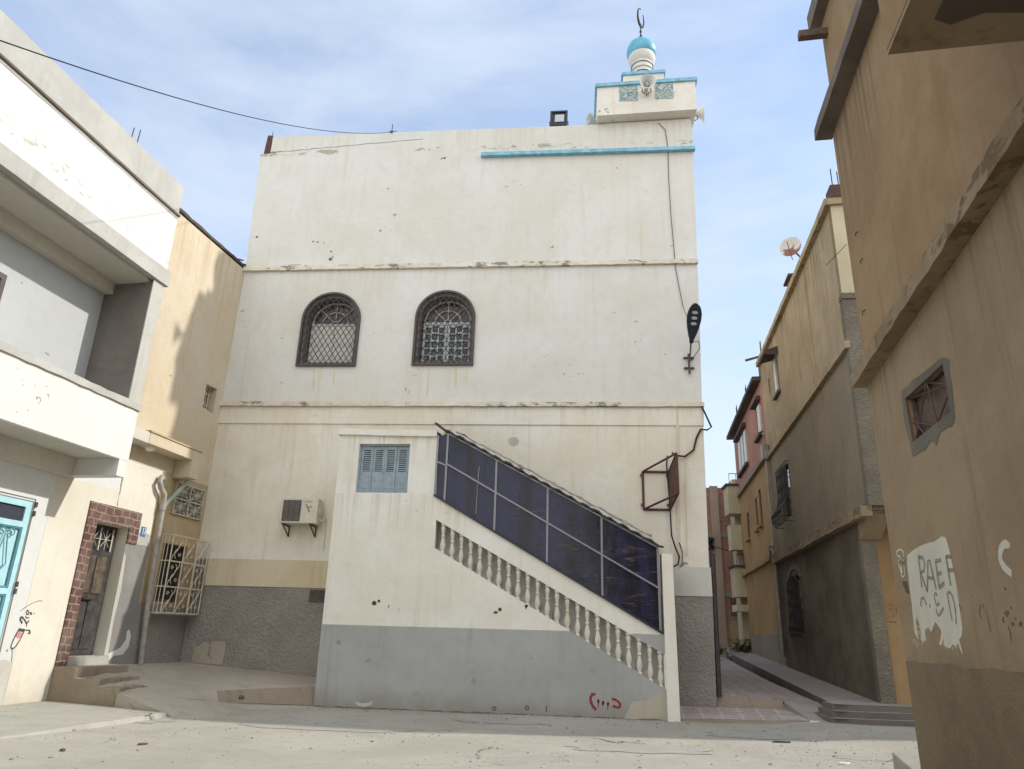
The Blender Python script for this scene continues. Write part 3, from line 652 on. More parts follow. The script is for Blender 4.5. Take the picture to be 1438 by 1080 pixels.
for i in range(25):       # open crescent ring, facing almost edge-on
    an = math.radians(-70+320*i/24+ 20-160); cr.append((math.cos(an), math.sin(an)))
cc = V((cxm+.02, cym, 20.38)); ax = V((.42, .9, 0)).normalized()
for i in range(len(cr)-1):
    an0 = math.radians(100+320*i/24); an1 = math.radians(100+320*(i+1)/24); th = .012+.026*math.sin(PI*(i+.5)/24)
    p = lambda an: cc + ax*(.27*math.cos(an)) + V((.10,0,1))*(.30*math.sin(an))
    fn.tube([p(an0), p(an1)], th, 6)
fn.tube([(cxm,cym,19.95),(cxm,cym,20.10)], .02, 6)
fn.build('finial', M['iron'], mi, smooth=True)

# ================================================================== ANNEX (covered stair)
an = thing('stair_annex', 'low white annex with blue shutters, tinted sloping glazing and a balustrade', 'annex', (-1.7, 16.3, 0))
bbl = lambda u: 3.36-.5535*(u+3.12); btl = lambda u: 3.985-.5425*(u+3.12); gbl = lambda u: 4.49-.565*(u+3.14)
sh = [(-5.06,4.58),(-3.84,4.585),(-3.85,5.75),(-5.07,5.745)]
bal = [(-3.12,bbl(-3.12)),(1.87,bbl(1.87)),(1.87,btl(1.87)),(-3.12,btl(-3.12))]
wall = MB().plate(AF, [(-5.50,-.15),(1.9,-.15),(1.9,gbl(1.9)),(-3.16,gbl(-3.16)),(-3.18,5.95),(-5.54,5.97)], -.22, 0, [sh, bal])
wall.build('wall', M['annex'], an)
MB().box(AF, -5.49, -3.19, -1.3, -.21, -.15, 5.93).build('block', M['annex'], an)
xa = (3.36-1.675)/.5535-3.12
gd = MB().plate(AF, [(-5.503,-.14),(1.897,-.14),(1.897,bbl(1.897)),(xa,1.675),(-5.52,1.665)], -.01, .004)
xb = (3.985-1.66)/.5425-3.12
gd.plate(AF, [(xb+.03,1.66),(1.897,btl(1.897)+.002),(1.897,1.655)], -.01, .004)
gd.build('grey_dado', M['grey_dado'], an)
MB().rough(AF, -5.60, -3.22, -.2, .06, 5.955, 6.10, .3, .006, -.012).build('roof_edge', M['annex'], an)
MB().box(AF, -5.50, -3.2, -1.3, -.2, 5.955, 6.08).build('roof_slab', M['concrete'], an)
MB().plate(AF, [(1.895,-.1),(2.15,-.1),(2.13,3.31),(1.90,3.33)], -.3, .07).build('end_pillar', M['annex'], an, bevel=.01)
# bottom lip of the balustrade opening, stair body behind
lip = MB()
st = MB(); n = 17; x_ = -3.12; dx = 5.0/n
for i in range(n):
    u0 = -3.12+dx*i; z = bbl(u0)+.02; st.box(AF, u0, u0+dx, -1.29, -.23, z-.6, z)
st.build('stairs', M['inner'], an)
MB().plate(AF, [(-3.17,.1),(1.9,.1),(1.9,3.5),(-2.97,6.1),(-3.17,6.1)], -1.295, -1.28).plate(AF, [(-3.16,2.9),(1.88,.2),(1.88,1.6),(-3.16,4.3)], -.40, -.37).build('stairwell_wall', M['inner'], an)
for i in range(23):
    u = -2.95+4.75*i/22; zb, zt = bbl(u)-.02, btl(u)+.02; H = zt-zb
    pr = [(.055,0),(.055,.04),(.035,.07),(.036,.10),(.058,.20),(.062,.27),(.05,.36),(.032,.47),(.029,.52),(.045,.545),(.045,.575),(.03,.60),(.034,.68),(.05,.80),(.052,.85),(.035,.90),(.055,.93),(.055,1.0)]
    jj = random.uniform(-.006,.006); sc_ = random.uniform(.93,1.07); MB().lathe((u+jj, 16.36+jj, zb), [(r*sc_, h*H) for r, h in pr], 10, (random.uniform(-.012,.012), random.uniform(-.01,.01), 1)).build('baluster', M['baluster'], an, smooth=True)
# shutters
fr = MB().plate(AF, [(-5.058,4.582),(-3.842,4.587),(-3.852,5.748),(-5.068,5.743)], -.15, -.06, [[(-5.02,4.62),(-3.88,4.625),(-3.89,5.71),(-5.03,5.705)]])
sf = fr.build('window', M['shutter'], an)
MB().box(AF, -5.04, -3.86, -.2, -.14, 4.6, 5.73).build('window_back', M['darkglass'], sf)
for k in range(4):
    u0 = -5.02+k*.285; u1 = u0+.278; L_ = MB()
    zz0, zz1 = 4.625, 5.70; ins = .05
    hs = [[(u0+ins,5.10),(u1-ins,5.10),(u1-ins,5.62),(u0+ins,5.62)]]
    L_.plate(AF, [(u0,zz0),(u1,zz0),(u1,zz1),(u0,zz1)], -.125, -.085-.012*(k%2), hs)
    for j in range(10):
        z = 5.115+j*.05; b = len(L_.v)
        L_.hexa([AF.p(u0+ins,-.12,z+.03),AF.p(u1-ins,-.12,z+.03),AF.p(u1-ins,-.09,z),AF.p(u0+ins,-.09,z),AF.p(u0+ins,-.12,z+.042),AF.p(u1-ins,-.12,z+.042),AF.p(u1-ins,-.09,z+.012),AF.p(u0+ins,-.09,z+.012)])
    L_.plate(AF, [(u0+ins,4.70),(u1-ins,4.70),(u1-ins,5.0),((u0+u1)/2,5.05),(u0+ins,5.0)], -.10, -.078-.012*(k%2))
    L_.build('shutter', M['shutter'], sf)
# sloping glazed screen
gt = lambda u: 6.01-.5314*(u+2.97)
scr = MB()
bars = [(-3.19,5.955,4.51),(-2.955,6.0,4.38),(-1.785,gt(-1.785),3.74),(-.595,gt(-.595),3.06),(.61,gt(.61),2.40),(1.82,gt(1.82),1.72)]
for u, zt, zb in bars: scr.box(AF, u-.022, u+.022, -.06, .03, gbl(u)-.0, zt)
def slope_bar(m, ua, ub, fz, h, d0, d1, z0=0):
    m.hexa([AF.p(ua,d0,fz(ua)-h/2+z0),AF.p(ub,d0,fz(ub)-h/2+z0),AF.p(ub,d1,fz(ub)-h/2+z0),AF.p(ua,d1,fz(ua)-h/2+z0),AF.p(ua,d0,fz(ua)+h/2+z0),AF.p(ub,d0,fz(ub)+h/2+z0),AF.p(ub,d1,fz(ub)+h/2+z0),AF.p(ua,d1,fz(ua)+h/2+z0)])
mid = lambda u: 5.27-.561*(u+2.94)
slope_bar(scr, -2.955, 1.82, mid, .042, -.05, .036); slope_bar(scr, -3.19, -2.955, lambda u: 5.33-.4*(u+3.19), .04, -.05, .026)
slope_bar(scr, -2.955, 1.82, gt, .04, -.06, .033); 
MB_ = MB(); slope_bar(MB_, -3.2, 1.86, gbl, .05, -.1, .045, .02); 
so = scr.build('glazing_frame', M['alu'], an); MB_.build('sill_seal', M['sheet'], so)
for i in range(5):
    ua, ub = bars[i][0]+.02, bars[i+1][0]-.02
    top = (lambda u: 5.955+.19*(u+3.19)) if i == 0 else gt
    MB().plate(AF, [(ua, gbl(ua)), (ub, gbl(ub)), (ub, top(ub)), (ua, top(ua))], -.02, -.008).build('glass_pane', M['tint'], so)
ug, zg = AF.at(673.5, 650); MB().tube([AF.p(ug, .03, 5.22), AF.p(ug-.01, .05, 4.95), AF.p(ug-.03, .03, 4.12)], .006, 5).build('hanging_cord', M['rag'], so)
rs = MB(); n = 60; b = 0
for i in range(n+1):
    u = -3.28+5.22*i/n; w = .022*math.sin(i*1.9)+.012*hn(u, 3, 6); z = gt(u)+.045
    rs.v += [tuple(AF.p(u, .09+.03*hn(u,1,5), z-.02+w)), tuple(AF.p(u, .09+.03*hn(u,1,5), z+.03+w)), tuple(AF.p(u, -1.28, z+.22)), tuple(AF.p(u, -1.28, z+.18))]
for i in range(n):
    for k in range(4): k2 = (k+1)%4; rs.f.append((i*4+k, i*4+k2, i*4+4+k2, i*4+4+k))
rs.f += [(3,2,1,0),(n*4,n*4+1,n*4+2,n*4+3)]
rs.build('roof_sheet', M['sheet'], an)
rg = MB(); segs = 40
for j in range(2):
    pts = []
    for i in range(segs+1):
        u = -2.75+4.45*i/segs; pts.append(AF.p(u, .06+.03*math.sin(i*1.3+j), gt(u)+.135+.035*abs(math.sin(i*.9+j*2))+.02*hn(u, j, 7)))
    rg.tube(pts, .024-.008*j, 5)
rg.build('sealing_strip', M['rag'], an)
# drain holes and stains on the wall
dh = MB()
for px, py_, w, h in ((525.5,847,.055,.05),(532,844,.035,.03),(702,856,.04,.04),(696,860,.05,.03),(739,851,.04,.03),(738.5,853,.02,.03)):
    u, z = AF.at(px, py_); dh.plate(AF, [(u+w*math.cos(2*PI*i/9+.3)*random.uniform(.8,1.1), z+h*math.sin(2*PI*i/9+.3)) for i in range(9)], 0, .005)
dh.build('scuff_marks', M['ink'], an)
dh = MB()
for k, (px, py_) in enumerate(((694,996),(740,995),(767,996))):
    u, z = AF.at(px, py_)
    if k < 2: dh.stroke(AF, [(u+.04*math.cos(a*.7), z+.05*math.sin(a*.7)+(.03 if a > 4 else 0)) for a in range(9)], .02, .005)
    else: dh.stroke(AF, [(u, z+.07), (u+.005, z-.05)], .022, .005)
dh.build('graffiti', M['ink'], an, label='small black painted marks at the wall foot')
u, z = AF.at(515, 988); MB().plate(AF, [(u-.26,z+.03),(u-.1,z-.0),(u+.05,z+.02),(u+.13,z+.06),(u+.1,z-.03),(u-.05,z-.07),(u-.2,z-.04)], 0, .008).build('whitewash_smear', M['whitewash_low'], an)
def zs(F, pts, x0, y0, k, d=0): return [F.at(x0+p[0]*k, y0+p[1]*k, d) for p in pts]
MB().plate(AF, ragged([(1.02,.02),(1.88,.02),(1.88,.62),(1.55,.38),(1.2,.33)], 4, .02), -.01, .009).build('worn_patch', M['wornp'], an)
jt = MB(); jt.stroke(AF, [(-5.48+.1*i, .012+.006*math.sin(i*1.7)+.008*hn(i*.3,1,2)) for i in range(74)], .02, .002, .004, .8); jt.build('wall_foot_joint', M['patch'], an)
for cx_, cz_, w_, h_ in ((-4.4,.95,.10,.04),(-2.1,.62,.06,.09),(-.9,1.1,.05,.03),(.4,.9,.08,.05),(-3.3,.33,.12,.05),(-5.1,1.3,.05,.08)):
    MB().plate(AF, ragged([(cx_-w_,cz_),(cx_,cz_-h_),(cx_+w_,cz_),(cx_,cz_+h_)], 3, .015), -.01, .006).build('scuffed_spot', M['wornp2'], an)
rd = MB(); K = 80/1438
def crv(P, n=5):     # smooth a pixel polyline (Catmull-Rom)
    o = []
    for i in range(len(P)-1):
        a, b, c, d = P[max(i-1,0)], P[i], P[i+1], P[min(i+2,len(P)-1)]
        for j in range(n):
            t = j/n; o.append(tuple(.5*(2*b[k]+(c[k]-a[k])*t+(2*a[k]-5*b[k]+4*c[k]-d[k])*t*t+(3*b[k]-a[k]-3*c[k]+d[k])*t**3) for k in range(2)))
    return o+[P[-1]]
for P, w in (([(470,275),(400,270),(350,340),(355,450),(400,560),(490,665)], .055), ([(545,430),(545,470),(535,590)], .02), ([(660,440),(665,500),(650,560)], .025), ([(785,490),(790,540),(775,650)], .02),
             ([(880,390),(960,400),(1050,460),(1095,540),(1060,600),(980,590),(910,560)], .05)):
    rd.stroke(AF, zs(AF, crv(P), 810, 960, K), w, .006, .003, .25)
for c in ((543,440),(662,480),(788,510)):
    u, z = AF.at(810+c[0]*K, 960+c[1]*K); rd.plate(AF, [(u+.028*math.cos(i), z+.04*math.sin(i)) for i in range(6)], .005, .009)
rd.build('graffiti', M['redspray'], an, label='red sprayed curved strokes and three drips')
# ================================================================== THINGS ON THE MOSQUE
AC = Frame((0, 17.6, 0), (1,0,0), (0,-1,0))
x0, x1, z0, z1, d0, d1 = -7.16, -6.22, 3.97, 4.58, .12, .45
t = thing('air_conditioner', 'yellowed outdoor air conditioner unit on two brackets on the mosque wall', 'air conditioner', (-6.7, 17.4, 3.95))
MB().box(AC, x0, x1, d0, d1, z0, z1).build('casing', M['ac'], t, bevel=.015)
g = MB(); g.box(AC, x0+.07, x0+.52, d1+.002, d1+.012, z0+.05, z1-.05)
gr = g.build('fan_grille', M['acgrille'], t)
s_ = MB()
for i in range(13): s_.box(AC, x0+.07, x0+.52, d1+.013, d1+.022, z0+.06+i*.039, z0+.072+i*.039)
for i in range(4): s_.box(AC, x0+.09+i*.135, x0+.097+i*.135, d1+.0225, d1+.027, z0+.05, z1-.05)
s_.build('slats', M['irongrey'], gr)
lg = MB(); bx = x0+.70; bz = z0+.37
lg.stroke(AC, [(bx-.06,bz+.09),(bx-.03,bz+.03),(bx+.01,bz-.04),(bx+.045,bz-.10)], .028, d1+.002, .002); lg.stroke(AC, [(bx-.01,bz-.02),(bx+.04,bz+.03),(bx+.10,bz+.04)], .022, d1+.0045, .002)
for i in range(7): lg.box(AC, x0+.60+i*.028, x0+.615+i*.028, d1+.002, d1+.004, z1-.10, z1-.075+.008*(i%2))
lg.build('emblem', M['acgrille'], t)
c_ = MB().box(AC, x1+.002, x1+.02, d0+.04, d1-.05, z0+.22, z1-.06); c_.build('side_cover', M['ac'], t, bevel=.006)
for u in (x0+.10, x1-.16):
    b = MB(); b.box(AC, u, u+.03, .001, d1+.03, z0-.045, z0-.006); b.box(AC, u, u+.03, .001, .03, z0-.28, z0-.046)
    b.hexa([AC.p(u,.03,z0-.26),AC.p(u+.03,.03,z0-.26),AC.p(u+.03,.05,z0-.26),AC.p(u,.05,z0-.26),AC.p(u,d1-.04,z0-.046),AC.p(u+.03,d1-.04,z0-.046),AC.p(u+.03,d1,z0-.046),AC.p(u,d1,z0-.046)])
    b.build('bracket', M['rack'], t)
MB().tube([AC.p(x1-.02,.3,z0+.15), AC.p(x1+.06,.25,z0+.08), AC.p(x1+.10,.1,z0+.2), AC.p(x1+.1,.02,z0+.1), AC.p(x1+.1,.02,z0-.6)], .012, 6).build('hose', M['ac'], t)
# LED street lamp, seen from below
t = thing('street_lamp', 'dark teardrop street lamp with three lenses fixed to the mosque corner wall', 'street lamp', (2.93, 17.55, 8.1))
c = V((2.985, 17.02, 9.1)); L0, L1 = c+V((.035,-.38,.40)), c+V((-.03,.22,-.42)); ax = (L0-L1).normalized(); rt = V((1,0,0)); rt = (rt-ax*rt.dot(ax)).normalized(); nn = ax.cross(rt).normalized()
if nn.y > 0: nn = -nn
hb = MB(); prof = [(0,.05),(.08,.055),(.2,.10),(.4,.155),(.58,.185),(.74,.185),(.87,.15),(.95,.10),(1,.03)]; Ltot = (L0-L1).length
for dd in (-.04, .03, .055):
    for q, w in prof: 
        for sgn in (-1, 1): hb.v.append(tuple(L1+ax*(Ltot*q)+rt*(sgn*w*(.86 if dd != .03 else 1))+nn*dd))
m_ = len(prof)
def hv(l, i, s): return l*m_*2+i*2+s
for i in range(m_-1):
    hb.f += [(hv(0,i,0),hv(0,i,1),hv(0,i+1,1),hv(0,i+1,0)), (hv(2,i,0),hv(2,i,1),hv(2,i+1,1),hv(2,i+1,0))]
    for l in (0, 1):
        for s in (0, 1): hb.f.append((hv(l,i,s),hv(l,i+1,s),hv(l+1,i+1,s),hv(l+1,i,s)))
for l in (0, 1):
    for i in (0, m_-1): hb.f.append((hv(l,i,0),hv(l,i,1),hv(l+1,i,1),hv(l+1,i,0)))
hd_ = hb.build('lamp_head', M['lampbody'], t, bevel=.01)
for q in (.50,.64,.78):
    cc = L1+ax*(Ltot*q)+nn*.056; l = MB()
    l.v = [tuple(cc+rt*(.075*math.cos(2*PI*k/16))+ax*(.04*math.sin(2*PI*k/16))+nn*h) for h in (-.005,.012) for k in range(16)]
    l.f = [tuple(range(16)), tuple(range(16,32))]+[(k,(k+1)%16,16+(k+1)%16,16+k) for k in range(16)]
    l.build('lens', M['lens'], hd_)
ar = MB().tube([L1+ax*.08, L1-ax*.05, V((2.94,17.35,8.45)), V((2.93,17.50,8.30)), V((2.92,17.52,8.0))], .022, 8); ar.build('arm', M['irongrey'], t)
b = MB().box(MF, 2.80, 3.06, 0, .05, 8.38, 8.42).box(MF, 2.80, 3.06, 0, .05, 8.10, 8.14).box(MF, 2.90, 2.95, .05, .075, 7.95, 8.5); b.build('wall_clamp', M['rack'], t)
MB().tube([L1+V((.05,0,.02)), V((3.15,17.3,8.75)), V((3.2,17.4,8.6)), V((3.05,17.5,8.40)), V((2.96,17.54,8.3))], .010, 5).build('lead', M['black'], t)
# floodlight on the parapet
t = thing('floodlight', 'square dark floodlight standing on the mosque parapet', 'floodlight', (-.45, 17.7, 15.72))
f = MB().plate(MF, [(-.71,15.74),(-.20,15.76),(-.19,16.27),(-.70,16.26)], -.16, .02, [[(-.655,15.79),(-.255,15.81),(-.245,16.22),(-.645,16.21)]]).build('housing', M['lampbody'], t)
MB().plate(MF, [(-.66,15.785),(-.25,15.805),(-.24,16.225),(-.65,16.215)], -.12, -.02).build('reflector', M['lampbody'], t)
MB().plate(MF, [(-.57,15.88),(-.30,15.89),(-.29,16.14),(-.56,16.13)], -.02, .0).build('lens', M['lens'], t)
MB().tube([(-.72,17.68,15.95),(-.72,17.70,15.72),(-.18,17.70,15.72),(-.18,17.68,15.95)], .015, 6).build('yoke', M['iron'], t)
# loudspeakers round the minaret
def horn(c, ax, R, label, wallp):
    t = thing('loudspeaker', label, 'loudspeaker', c, 'horn loudspeakers round the minaret')
    c = V(c); ax = V(ax).normalized()
    MB().lathe(c-ax*.30, [(.045,0),(.05,.06),(.06,.14),(.09,.22),(.15,.30),(R,.38),(R+.012,.385),(R+.012,.40),(R-.02,.385),(.13,.27),(.06,.16),(.03,.10)], 28, ax).build('horn', M['horn'], t, smooth=True)
    MB().lathe(c-ax*.16, [(.03,0),(.05,.03),(.045,.12),(.015,.18)], 16, ax).build('driver_cone', M['horn'], t, smooth=True)
    MB().lathe(c-ax*.42, [(.05,0),(.075,.02),(.075,.12),(.05,.14)], 16, ax).build('driver', M['ac'], t, smooth=True)
    MB().tube([c-ax*.25+V((.12,0,0)), c-ax*.2+V((.13,0,-.16)), c-ax*.2+V((0,.02,-.24)), c-ax*.2+V((-.13,0,-.16)), c-ax*.25+V((-.12,0,0))], .013, 6).build('yoke', M['iron'], t)
    MB().tube([c-ax*.2+V((0,.02,-.24)), V(wallp)], .018, 6).build('stem', M['iron'], t)
horn((2.09, 16.95, 16.60), (.02,-1,-.12), .215, 'round pale horn loudspeaker facing the street between the tile panels', (2.09, 17.27, 16.45))
horn((.50, 18.0, 16.22), (-.75,-.45,.1), .2, 'pale horn loudspeaker at the minaret left foot, above the parapet', (.70, 18.2, 16.05))
horn((3.72, 17.95, 16.30), (1,-.12,.0), .26, 'pale horn loudspeaker pointing out from the right side of the minaret', (3.48, 17.95, 16.10))
# rust brown metal rack on the wall
t = thing('metal_rack', 'rust brown empty steel frame projecting from the mosque wall near its corner', 'metal frame', (2.1, 17.5, 4.5))
fA = [(1.63,5.45),(2.36,5.45),(2.36,4.50),(1.63,4.50)]
f = MB(); P3 = lambda u, z, d: MF.p(u, d, z)
W_ = [P3(1.67,5.42,.03), P3(2.30,5.42,.03), P3(2.30,4.50,.03), P3(1.67,4.50,.03)]
def sq(m, a, b, r=.022):
    m.tube([a, b], r*1.3, 4)
for i in range(4): sq(f, W_[i], W_[(i+1)%4])
f.build('wall_frame', M['rack'], t)
Y2 = 16.95
top_o, bot_o = V((2.42, Y2, 5.74)), V((2.42, Y2, 4.78))
o = MB(); sq(o, W_[0], top_o); sq(o, W_[3], bot_o); sq(o, top_o, bot_o); sq(o, W_[1], top_o); sq(o, W_[2], bot_o); o.build('stay', M['rack'], t)
pn = MB(); 
for k in range(5):
    q = k/5; a = W_[1].lerp(top_o, .2+q*.75); b = W_[2].lerp(bot_o, .2+q*.75); sq(pn, a, b, .016)
pn.build('side_bars', M['rack'], t)
lg = MB()
for q in W_: lg.box(MF, q.x-.06 if q.x < 2 else q.x-.07, q.x+.0 if q.x < 2 else q.x-.01, .0, .05, q.z-.12 if q.z > 5 else q.z+.08, q.z-.06 if q.z > 5 else q.z+.14)
lg.build('lug', M['rack'], t)
# cables
def wire(label, pts, r, mat='black'):
    o = MB().tube(pts, r, 5).build('cable', M[mat]); recenter(o); return tag(o, label, 'cable')
def mp(px, py_, d=.03): u, z = MF.at(px, py_, d); return MF.p(u, d, z)
wire('thin cable running down the mosque wall from the minaret to the teardrop lamp', [mp(*p) for p in ((924,172),(934,182),(938,208),(939,250),(942,300),(946,345),(948,372),(953,400),(959,430))]+[V((2.97,17.1,8.95))], .010, 'irongrey')
c_ = [mp(986,572,.06), mp(999,600,.12), mp(993,604,.06), mp(984,603,.04), mp(978,615,.05), mp(974,632,.05), mp(962,641,.06), mp(950,640,.1), mp(944,636,.3)]
wire('thick black cable looping from the mosque corner to the brown steel frame', c_, .024)
c_ = [mp(p[0], p[1], .05) for p in ((937,640),(936,652),(940,700),(943,752),(948,768),(954,782),(952,792),(946,796))]
wire('black cable hanging below the brown steel frame to the pillar top', c_, .018)
wire('short dark wires dangling beside the end pillar of the annex', [mp(p[0], p[1], .04) for p in ((954,762),(958,775),(958,790),(952,800),(962,790),(966,792))], .012)
pw = [LF.p(LF.at(0,57,1.1)[0]-4, .6, 10.9)]; q0 = LF.p(-9.19, 1.1, 10.27); q1 = V((-5.45, 17.62, 15.72)); 
r_a = ray(0, 57); r_b = ray(550, 187)
# the cable crosses from the white house roof to the iron stub on the mosque parapet
A_ = CAM + r_a*(9.5/ r_a.length*1.25); Bp = V((-5.45, 17.64, 15.72)); wp = []
A_ = CAM + r_a*(7.0/r_a.dot(fw))
for i in range(25):
    k = i/24; p = A_.lerp(Bp, k); p.z -= .78*4*k*(1-k)*.5; wp.append(p)
wp = [A_ + (A_-Bp)*.25 + V((0,0,.45))] + wp
wire('long black cable sagging across the sky to the mosque parapet', wp, .008)
st_ = MB().tube([(-5.45,17.62,15.55),(-5.45,17.62,15.98)], .014, 5).tube([(-5.55,17.62,15.72),(-5.3,17.62,15.74)], .01, 5).lathe((-5.45,17.62,15.66), [(.05,0),(.05,.06),(.02,.1)], 8)
o = st_.build('iron_stub', M['iron']); recenter(o); tag(o, 'short rusty iron stub on the mosque parapet holding the long cable', 'iron stub')
t = thing('brick_stub', 'small dark brick stub with a rebar at the mosque parapet left end', 'brick pier', (-9.25, 17.7, 15.04))
MB().plate(MF, [(-9.32,15.06),(-9.125,15.06),(-9.12,15.68),(-9.28,15.70)], -.3, .01).build('pier', M['stubbrick'], t)
MB().tube([(-9.22,17.75,15.6),(-9.22,17.75,15.95)], .012, 5).build('rebar', M['iron'], t)
# downpipe at the mosque corner
o = MB().tube([(3.245,17.66,3.5),(3.20,17.64,.40)], .06, 10).build('downpipe', M['iron']); recenter(o); tag(o, 'black downpipe standing at the mosque corner beside the alley', 'downpipe')

# ================================================================== WHITE HOUSE (left)
A = thing('white_house', 'white house with a deep balcony, grey bands and a pale blue iron door', 'house', LF.p(-9, 0, .1))
AW = MB().plate(LF, [(-18,-.2),(-3.9,-.2),(-3.9,3.872),(-3.12,3.872),(-3.12,4.3),(-18,4.3)], -.3, 0, [[(-7.0,.25),(-5.22,.25),(-5.22,3.62),(-7.0,3.62)]])
AW.build('ground_wall', M['whitewash_low'], A)
MB().plate(LF, [(-4.87,-.1),(-3.902,-.1),(-3.902,3.876),(-3.125,3.876),(-3.125,4.21),(-4.66,4.21),(-4.66,4.19),(-4.84,4.19),(-4.86,2.2)], -.01, .004).build('cream_paint', M['creamwhite'], A)
MB().plate(LF, [(-5.2,-.1),(-4.872,-.1),(-4.872,.86),(-5.05,.92),(-5.2,.90)], -.01, .0045).plate(LF, [(-18,-.1),(-7.02,-.1),(-7.02,.9),(-18,.9)], -.01, .004).build('grimy_base', M['grimy'], A)
MB().box(LF, -17.9, -4.42, -8, -.305, -.2, 10.6).build('body', M['whitewash_low'], A)
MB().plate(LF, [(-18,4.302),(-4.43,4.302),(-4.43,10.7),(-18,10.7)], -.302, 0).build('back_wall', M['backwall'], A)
MB().box(LF, -4.42, -3.125, -3, -.01, 4.302, 4.75).build('wall_return', M['whitewash_low'], A)
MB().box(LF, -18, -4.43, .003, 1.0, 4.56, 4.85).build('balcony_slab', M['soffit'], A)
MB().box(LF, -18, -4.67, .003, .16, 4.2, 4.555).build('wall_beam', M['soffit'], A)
MB().box(LF, -4.665, -4.43, .003, 1.1, 4.22, 4.555).build('end_beam', M['whitewash'], A)
MB().box(LF, -18, -4.425, 1.003, 1.105, 4.54, 5.56).build('balcony_parapet', M['whitewash'], A)
MB().rough(LF, -18, -4.40, .96, 1.145, 5.562, 5.69, .2, .01).build('parapet_cap', M['cement'], A, smooth=False)
MB().box(LF, -4.75, -4.45, .003, 1.09, 4.86, 8.25).build('end_wall', M['blocks'], A)
MB().box(LF, -4.765, -4.43, 1.092, 1.115, 5.69, 8.34).build('end_wall_face', M['cement'], A)
MB().box(LF, -18, -4.43, .003, 1.0, 8.26, 8.6).build('ceiling', M['soffit'], A)
MB().box(LF, -18, -4.76, .003, .22, 8.02, 8.258).build('ceiling_beam', M['soffit'], A)
MB().rough(LF, -18, -4.36, 1.0, 1.17, 8.33, 8.66, .4, .006).build('grey_band', M['cement'], A)
MB().box(LF, -18, -4.44, .9, 1.105, 8.4, 9.93).build('upper_wall', M['whitewash'], A)
MB().rough(LF, -18, -4.42, 1.0, 1.15, 10.0, 10.045, .2, .004).build('roof_ledge', M['eave'], A)
MB().rough(LF, -18, -4.45, .9, 1.112, 9.932, 10.74, .3, .006).build('cement_parapet', M['cement'], A)
MB().box(LF, -17.95, -4.46, -8, .9, 8.62, 10.65).build('roof_block', M['whitewash'], A)
rb = MB()
for s, e, h in ((-5.98,.9,.42),(-5.86,.95,.46),(-5.80,.7,.36),(-6.5,.95,.12)): rb.tube([LF.p(s,e,10.6), LF.p(s+.02,e,10.75+h)], .012, 5)
rb.build('rebar', M['iron'], A)
ww = MB().plate(LF, [(-8.4,6.3),(-7.0,6.3),(-7.0,7.3),(-8.4,7.3)], 0, .03, [[(-8.3,6.4),(-7.1,6.4),(-7.1,7.2),(-8.3,7.2)]]); wo = ww.build('window', M['irongrey'], A)
MB().box(LF, -8.3, -7.1, .001, .012, 6.4, 7.2).build('pane', M['darkglass'], wo)
# blue iron door
dr = MB(); s0, s1, z0, z1 = -7.0, -5.22, .25, 3.62
dr.plate(LF, [(s0+.003,z0),(s1-.003,z0),(s1-.003,z1-.003),(s0+.003,z1-.003)], -.12, -.02, [[(s0+.08,z0+.08),(s1-.1,z0+.08),(s1-.1,1.99),(s0+.08,1.99)],[(s0+.08,2.09),(s1-.1,2.09),(s1-.1,3.14),(s0+.08,3.14)],[(s0+.08,3.24),(s1-.14,3.24),(s1-.14,3.50),(s0+.08,3.50)]])
do = dr.build('door', M['cyan'], A)
MB().box(LF, s0+.07, s1-.09, -.10, -.075, z0+.07, 3.16).build('door_sheet', M['cyan'], do)
MB().box(LF, s0+.07, s1-.13, -.10, -.055, 3.22, 3.52).build('perforated_panel', M['perf'], do)
ed = MB(); 
for (za, zb) in ((z0+.08,1.99),(2.09,3.14)):
    for (p, q) in (((s0+.1,za+.02),(s1-.12,za+.02)),((s1-.12,za+.02),(s1-.12,zb-.02)),((s1-.12,zb-.02),(s0+.1,zb-.02))): ed.tube([LF.p(p[0],-.045,p[1]), LF.p(q[0],-.045,q[1])], .016, 6)
ed.build('door_edging', M['teal'], do)
sc = MB()
for q in range(3):
    c = -5.62-.52*q
    def sp(cx, cz, r, sg, turns=1.25, n=22): return [LF.p(cx+sg*r*(1-i/n*.8)*math.cos(turns*2*PI*i/n), -.03, cz+r*(1-i/n*.8)*math.sin(turns*2*PI*i/n)) for i in range(n+1)]
    sc.tube(sp(c+.10, 3.02, .085, -1), .011, 5); sc.tube(sp(c-.10, 3.02, .085, 1), .011, 5)
    for sg in (-1, 1):
        sc.tube([LF.p(c+sg*.02,-.03,3.0), LF.p(c+sg*.07,-.03,2.75), LF.p(c+sg*.13,-.03,2.5), LF.p(c+sg*.02,-.03,2.36), LF.p(c+sg*.09,-.03,2.12)], .011, 5)
        sc.tube([LF.p(c+sg*.02,-.03,1.9), LF.p(c+sg*.10,-.03,1.5), LF.p(c+sg*.02,-.03,1.1), LF.p(c+sg*.1,-.03,.6)], .011, 5)
sc.build('scrollwork', M['teal'], do)
hg = MB()
for z in (3.52, 3.36, 2.12, 2.0, .75): hg.tube([LF.p(s1+.02,.03,z), LF.p(s1+.02,.03,z+.09)], .024, 8).box(LF, s1+.0, s1+.06, .0, .02, z+.01, z+.07)
hg.build('hinge', M['irongrey'], do)
MB().tube([LF.p(s0,.012,3.66), LF.p(s1-.0,.012,3.66), LF.p(s1+.03,.012,.4)], .008, 4).build('door_seam', M['patch'], do)
